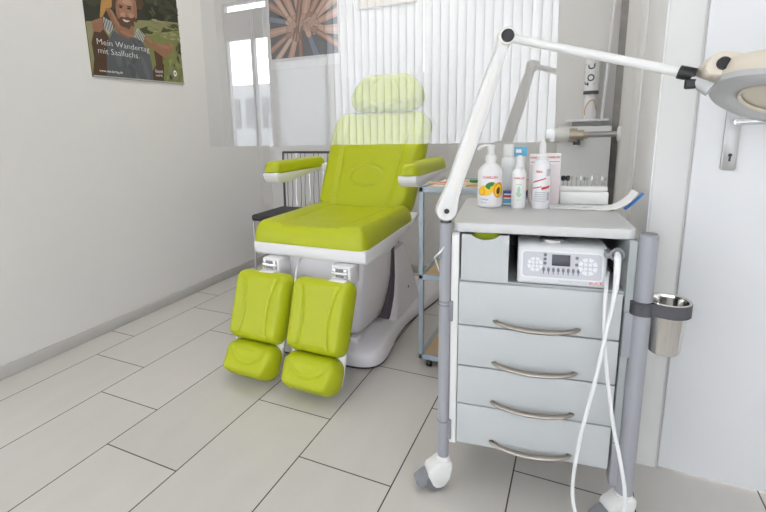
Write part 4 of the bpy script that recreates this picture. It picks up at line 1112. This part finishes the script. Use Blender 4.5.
# bur block with standing burs
bl = tth('bur_block', 'white drill bur stand at the radiator end of the trolley top', 'bur stand', 0.359, 0.350, ZT)
child(MB().box(-0.064, 0.064, -0.020, 0.022, 0, 0.036, 0.003).box(-0.064, 0.064, 0.0, 0.022, 0.036, 0.050, 0.003), 'block', 'white_soft', bl, world=False)
rows = [(-0.055, 'k'), (-0.043, 'k'), (-0.032, 'b'), (-0.019, 's'), (-0.008, 't'), (0.002, 'c'), (0.010, 's'), (0.022, 't'), (0.035, 's'), (0.048, 't'), (0.057, 's')]
kinds = {'k': 'black ball-headed drill bur', 'b': 'brass drill bur', 's': 'short steel drill bur', 't': 'thin steel drill bur', 'c': 'capped steel drill bur'}
names_ord = ['first', 'second', 'third', 'fourth', 'fifth', 'sixth', 'seventh', 'eighth', 'ninth', 'tenth', 'eleventh']
for i, (xx, kd) in enumerate(rows):
    b_ = MB().cyl((0, 0, -0.006), (0, 0, 0.020), 0.0012, 8)
    if kd == 'k': b_.lathe([(0.0001, 0.014), (0.0055, 0.017), (0.0062, 0.023), (0.0055, 0.030), (0.0001, 0.032)], 16, mi=1)
    elif kd == 'b': b_.lathe([(0.0001, 0.018), (0.003, 0.020), (0.003, 0.028), (0.0001, 0.031)], 12, mi=1)
    elif kd == 'c': b_.lathe([(0.0001, 0.017), (0.0048, 0.018), (0.005, 0.022), (0.003, 0.028), (0.0001, 0.029)], 14, mi=1)
    elif kd == 's': b_.lathe([(0.0001, 0.016), (0.0024, 0.018), (0.0026, 0.026), (0.0001, 0.029)], 12, mi=1)
    else: b_.lathe([(0.0001, 0.018), (0.0016, 0.019), (0.0014, 0.030), (0.0001, 0.032)], 10, mi=1)
    ob = b_.build('drill_bur', ['satin', {'k': 'black', 'b': 'brass', 'c': 'bracket', 's': 'satin', 't': 'chrome'}[kd]], None, False)
    pz = TT @ Vector((0.359+xx, 0.350+0.008, ZT+0.050)); ob.location = pz; ob.rotation_euler = (0, 0, TA)
    tag(ob, '%s standing %s from the carton end of the white bur stand' % (kinds[kd], names_ord[i]), 'drill bur', 'drill burs in the white stand')
# paper pouch with blue film end, curling up at one end
po_ = tth('sterile_pouch', 'white paper pouch with blue printed end lying before the bur stand', 'pouch', 0.355, 0.272, ZT)
def sheet(mb, prof, y0, y1, th, mi=0):
    vs = []; n = len(prof)
    for (x, z, k) in prof:
        vs += [(x, y0+k, z), (x, y1+k, z), (x, y0+k, z+th), (x, y1+k, z+th)]
    fs = []
    for i in range(n-1):
        a, b = 4*i, 4*(i+1)
        fs += [[a, a+1, b+1, b], [a+2, b+2, b+3, a+3], [a, b, b+2, a+2], [a+1, a+3, b+3, b+1]]
    fs += [[0, 2, 3, 1], [4*(n-1), 4*(n-1)+1, 4*(n-1)+3, 4*(n-1)+2]]
    mb.add(vs, fs, mi)
main = [(-0.092+0.012*i, 0.0006+0.0012*math.sin(i*0.9)**2, -0.0025*i*0.3) for i in range(13)]
main += [(0.068, 0.004, -0.006), (0.085, 0.011, -0.004), (0.100, 0.021, 0.0), (0.112, 0.033, 0.004), (0.122, 0.047, 0.008)]
m_ = MB(); sheet(m_, main, -0.032, 0.034, 0.0022)
child(m_, 'paper_sleeve', 'paper', po_, world=False)
f2 = MB(); sheet(f2, [(0.092, 0.004, -0.036), (0.102, 0.012, -0.036), (0.113, 0.022, -0.034), (0.124, 0.034, -0.032), (0.134, 0.046, -0.030)], -0.006, 0.020, 0.0024)
child(f2, 'film_end', 'blue', po_, 'blue film corner', world=False)
sq = MB(); sheet(sq, [(-0.005+0.008*i, 0.0032, 0) for i in range(4)], -0.012, -0.002, 0.0008)
child(sq, 'blue_mark', 'cyan', po_, world=False)
vs, fs = text_data('STERIL  STERIL  STERIL', 0.0085, 0.0)
child(MB().add([(v.x-0.048, -0.022+v.y, 0.0046) for v in vs], fs), 'lettering', 'bone', po_, world=False)

# ------------------------------------------------------------------ magnifier lamp
B0 = Vector((-0.292, 1.129, 0.787)); E0 = Vector((-0.171, 1.178, 1.190)); F0 = Vector((0.176, 1.098, 1.078))
lm = thing('magnifier_lamp', 'ivory jointed magnifier lamp fixed on the slim trolley pole', 'lamp', (-0.298, 1.128, 0.757))
child(MB().lathe([(0.0155, 0.7575), (0.0135, 0.758), (0.012, 0.766), (0.012, 0.775), (0.0001, 0.775)], 24, cx=B0.x, cy=B0.y), 'socket', 'charcoal', lm)
e1 = (E0-B0).normalized(); nh = Vector((e1.y, -e1.x, 0)).normalized()   # nh faces the camera side
if nh.y > 0: nh = -nh
p1_ = nh.cross(e1).normalized()
p1_ = e1.cross(nh).normalized()
def AT(o): return frame_T(o, p1_, e1, nh)
ln = (E0-B0).length
def outl_arm(ln):
    pts = []
    for k in range(9):
        a = R(180+180*k/8); pts.append((0.0255*math.cos(a), 0.0255*math.sin(a)))
    right = [(0.0255, 0.010), (0.0185, 0.038), (0.0165, 0.09), (0.0185, 0.18), (0.0180, 0.28), (0.0135, 0.36), (0.0115, 0.40)]
    pts += right
    for k in range(9):
        a = R(0+180*k/8); pts.append((0.0185*math.cos(a), ln+0.0185*math.sin(a)))
    left = [(-0.0125, 0.395), (-0.016, 0.34), (-0.0190, 0.26), (-0.0190, 0.17), (-0.0185, 0.08), (-0.0225, 0.03)]
    pts += left
    return pts
arm1 = MB().prism(outl_arm(ln), -0.014, 0.014, 'xy', 0.0045, T=AT(B0))
a1 = child(arm1, 'lower_arm', 'white_soft', lm)
gr = MB().prism([(-0.004, 0.05), (0.004, 0.05), (0.0055, 0.2), (0.004, 0.36), (-0.004, 0.36), (-0.0055, 0.2)], 0.0135, 0.0146, 'xy', T=AT(B0))
child(gr, 'cover_strip', 'ivory', a1)
def disc(o, r, d0, d1, seg=28):
    return MB().lathe([(0.0001, d0), (r, d0), (r, d1-0.0015), (r-0.0015, d1), (0.0001, d1)], seg, T=AT(o))
child(disc(B0, 0.0065, 0.012, 0.0165), 'screw', 'black', a1)
child(MB().cyl(B0-p1_*0.024, B0+p1_*0.026, 0.005, 12), 'tension_knob', 'satin', a1)
sgn = 1
child(disc(E0, 0.0195, 0.010, 0.020), 'elbow_ring', 'ivory', a1)
child(disc(E0, 0.0145, 0.018, 0.0225), 'elbow_cap', 'black', a1)
d2 = (F0-E0).normalized()
a2 = child(MB().tube([E0, E0+d2*0.03, F0-d2*0.01], [0.0115, 0.0094, 0.0094], 20), 'upper_arm', 'white_soft', lm)
child(MB().tube([F0-d2*0.018, F0+d2*0.010], 0.0125, 16).box(F0.x-0.008, F0.x+0.010, F0.y-0.018, F0.y-0.004, F0.z-0.028, F0.z-0.010, 0.003), 'clamp', 'black', a2)
# head: tilted ring housing with lens, neck and knob
HC = Vector((0.323, 1.114, 1.0235))
nd = Vector((-0.29, -0.29, -0.91)).normalized()      # the lens side looks down and towards the room
zu = -nd
ax = Vector((1, 0, 0)); ax = (ax-zu*ax.dot(zu)).normalized(); ay = zu.cross(ax)
HT = frame_T(HC, ax, ay, zu)
hsn = MB().lathe([(0.114, 0.004), (0.118, 0.008), (0.120, 0.018), (0.118, 0.032), (0.108, 0.043), (0.093, 0.049), (0.064, 0.054), (0.060, 0.048), (0.060, 0.040)], 64, T=HT)
hd_ = child(hsn, 'lamp_head', 'cream', lm)
child(MB().lathe([(0.117, 0.0055), (0.112, -0.003), (0.098, -0.008), (0.080, -0.008), (0.066, 0.002), (0.062, 0.020), (0.062, 0.042)], 64, T=HT), 'light_ring', 'lamp_grey', hd_)
child(MB().lathe([(0.0001, 0.010), (0.035, 0.013), (0.0625, 0.022), (0.0625, 0.026), (0.0001, 0.034)], 48, T=HT), 'magnifier_lens', 'lens', hd_)
child(MB().tube([HT @ Vector((0.064*math.cos(2*PI*k/48), 0.064*math.sin(2*PI*k/48), -0.001)) for k in range(48)], 0.0035, 8, closed=True), 'lens_rim', 'cream', hd_)
nk = F0 + d2*0.012
nx = (HC-nk); nx = (nx-zu*nx.dot(zu)).normalized(); ny = zu.cross(nx)
NT = frame_T(HC, nx, ny, zu)
dist = (HC-nk).dot(nx)
neck = MB().prism([(-dist+0.0, 0.020), (-dist+0.004, 0.034), (-dist+0.022, 0.052), (-0.085, 0.056), (-0.085, 0.010), (-0.11, 0.004), (-dist+0.012, -0.002), (-dist+0.002, 0.008)], -0.022, 0.022, 'xz', 0.007, T=NT)
nko = child(neck, 'neck', 'cream', lm)
kb = MB().lathe([(0.0001, 0), (0.0115, 0), (0.0115, 0.006), (0.009, 0.008), (0.0001, 0.008)], 24, T=NT @ frame_T((-dist+0.026, -0.0225, 0.024), (1, 0, 0), (0, 0, 1), (0, -1, 0)))
child(kb, 'adjusting_knob', 'black', nko)
st_ = MB().tube([F0+d2*0.002+Vector((0.0, -0.006, -0.010)), F0+d2*0.03+Vector((0.004, -0.010, -0.022))], [0.008, 0.013], 14)
child(st_, 'pivot_sleeve', 'lamp_grey', nko)
# mains lead of the lamp, looping beside the pole
TTi = lambda s, t, z: TT @ Vector((s, t, z))
cab = [TTi(0.018, 0.06, 0.728), TTi(0.012, 0.015, 0.712), TTi(0.0, -0.020, 0.690), TTi(-0.018, -0.012, 0.668), TTi(-0.020, 0.008, 0.655), TTi(-0.012, 0.025, 0.62), TTi(0.004, 0.05, 0.56), TTi(0.008, 0.06, 0.45)]
cbm = MB().tube(smooth_path(cab, 6), 0.0022, 8)
cbm.cyl(TTi(0.016, 0.03, 0.726), TTi(0.014, 0.02, 0.70), 0.004, 10, mi=1)
child(cbm, 'power_cord', ['hose', 'palered'], tr)

# ------------------------------------------------------------------ radiator, valve, shelf and bits on the back wall
ra = thing('radiator', 'flat white panel radiator on the back wall behind the bur stand', 'radiator', (0.0, 2.87, 0.045))
child(MB().box(-0.118, 0.142, 2.835, 2.895, 0.045, 0.962, 0.004), 'panel', 'rad', ra)
child(MB().box(-0.09, -0.06, 2.895, 2.95, 0.2, 0.25).box(0.06, 0.09, 2.895, 2.95, 0.2, 0.25).box(-0.09, -0.06, 2.895, 2.95, 0.75, 0.8).box(0.06, 0.09, 2.895, 2.95, 0.75, 0.8), 'wall_bracket', 'rad', ra)
VY, VZ = 2.775, 0.918
va = thing('radiator_valve', 'white thermostat valve with a grey pipe into the side wall', 'valve', (-0.02, VY, VZ-0.04))
child(MB().lathe([(0.0001, 0), (0.030, 0), (0.036, 0.01), (0.038, 0.06), (0.036, 0.10), (0.030, 0.118), (0.0001, 0.118)], 28, T=frame_T((-0.055, VY, VZ), (0, 1, 0), (0, 0, 1), (-1, 0, 0))), 'knob', 'white_soft', va)
vb_ = MB().cyl((-0.058, VY, VZ), (-0.02, VY, VZ), 0.036, 24).cyl((-0.02, VY, VZ), (0.012, VY, VZ), 0.027, 24).cyl((0.012, VY, VZ), (0.03, VY, VZ), 0.021, 6).cyl((-0.018, VY, VZ), (-0.018, VY+0.06, VZ), 0.022, 18)
child(vb_, 'valve_body', 'brass', va)
child(MB().cyl((-0.02, VY, VZ-0.022), (-0.02, VY, VZ-0.050), 0.018, 18), 'drain_cap', 'charcoal', va)
child(MB().cyl((0.028, VY, VZ+0.002), (XR, VY, VZ+0.004), 0.0155, 18), 'pipe', 'satin', va)
child(MB().lathe([(0.016, 0), (0.036, 0.004), (0.040, 0.010), (0.040, 0.016)], 32, T=frame_T((XR-0.016, VY, VZ+0.004), (0, 1, 0), (0, 0, 1), (1, 0, 0))), 'rosette', 'white_gloss', va)
sf = thing('wall_shelf', 'narrow white shelf on the back wall above the radiator', 'shelf', (0.01, 2.9, 0.988))
child(MB().box(-0.082, 0.124, 2.855, 2.95, 0.988, 1.001, 0.002), 'board', 'frame_hi', sf)
child(MB().box(-0.06, -0.05, 2.90, 2.95, 0.965, 0.988).box(0.08, 0.09, 2.90, 2.95, 0.965, 0.988), 'support', 'frame_hi', sf)
# upright tube carton with printed lettering
tbx = thing('spray_can', 'white can with dark band and upright lettering standing on the wall shelf', 'can', (0.032, 2.90, 1.001), R(20))
rc = 0.037
child(MB().lathe([(0.0001, 0), (0.030, 0), (0.032, 0.02), (0.030, 0.095), (0.026, 0.130), (0.0001, 0.130)], 32), 'cap', 'white_gloss', tbx, world=False)
child(MB().lathe([(0.0001, 0.130), (rc, 0.130), (rc, 0.147), (0.0001, 0.147)], 36), 'band', 'charcoal', tbx, world=False)
child(MB().lathe([(0.0001, 0.147), (rc, 0.147), (rc, 0.325), (rc-0.006, 0.333), (0.0001, 0.335)], 36), 'body', 'foil', tbx, world=False)
vs, fs = text_data('fold', 0.078, 0.0003)
lt = MB(); wrap(lt, [(-v.y-0.006, v.x) for v in vs], fs, rc+0.0006, 0.232, 0, R(-28))
child(lt, 'lettering', 'charcoal', tbx, world=False)
lp = MB().tube(smooth_path([(-0.032, -0.02, 0.02), (-0.036, -0.03, 0.055), (-0.020, -0.037, 0.090), (0.004, -0.038, 0.098), (0.012, -0.037, 0.075), (0.020, -0.034, 0.045)], 5), 0.003, 8)
child(lp, 'wire_loop', 'tan', tbx, world=False)
# slim rod leaning in the corner over the shelf
MB().cyl((0.092, 2.89, 1.001), (0.130, 2.93, 1.95), 0.0075, 12).thing('rod', 'frame_hi', 'slim white rod leaning into the corner over the wall shelf', 'rod', (0.092, 2.89, 1.001))

# ------------------------------------------------------------------ unseen fill lamps added on the ceiling to brighten the room
for (x, y, pw_, lab) in ((-1.0, 0.55, 3.4, 'square ceiling light panel over the middle of the room'), (-1.0, 2.2, 8.0, 'square ceiling light panel over the treatment chair'), (1.3, 0.2, 3.8, 'square ceiling light panel before the door'), (-3.4, -0.7, 4.0, 'square ceiling light panel near the glazed door')):
    M['panel_light'] = mat('lit_panel', (1.0, 0.98, 0.955), 0.5, emit=pw_)
    cl = thing('ceiling_light', lab, 'lamp', (x, y, H-0.03))
    fr0 = MB(); band(fr0, [(x-0.36, y-0.36), (x+0.36, y-0.36), (x+0.36, y+0.36), (x-0.36, y+0.36)], [(x-0.34, y-0.34), (x+0.34, y-0.34), (x+0.34, y+0.34), (x-0.34, y+0.34)], H-0.035, H-0.0005)
    child(fr0, 'frame', 'white_soft', cl)
    child(MB().box(x-0.339, x+0.339, y-0.339, y+0.339, H-0.025, H-0.012), 'diffuser', 'panel_light', cl)

# ------------------------------------------------------------------ world and view
wd = bpy.data.worlds.new('sky'); sc.world = wd; wd.use_nodes = True
bg = wd.node_tree.nodes['Background']
bg.inputs[0].default_value = (0.95, 0.97, 1.0, 1); bg.inputs[1].default_value = 9.0
sc.view_settings.view_transform = 'Standard'
sc.view_settings.look = 'None'
sc.view_settings.exposure = -0.1
sc.view_settings.gamma = 1.0
sc.view_settings.use_curve_mapping = False
sc.cycles.use_denoising = True
sc.cycles.max_bounces = 10
sc.cycles.diffuse_bounces = 6
sc.cycles.transparent_max_bounces = 12
sc.cycles.sample_clamp_indirect = 8.0
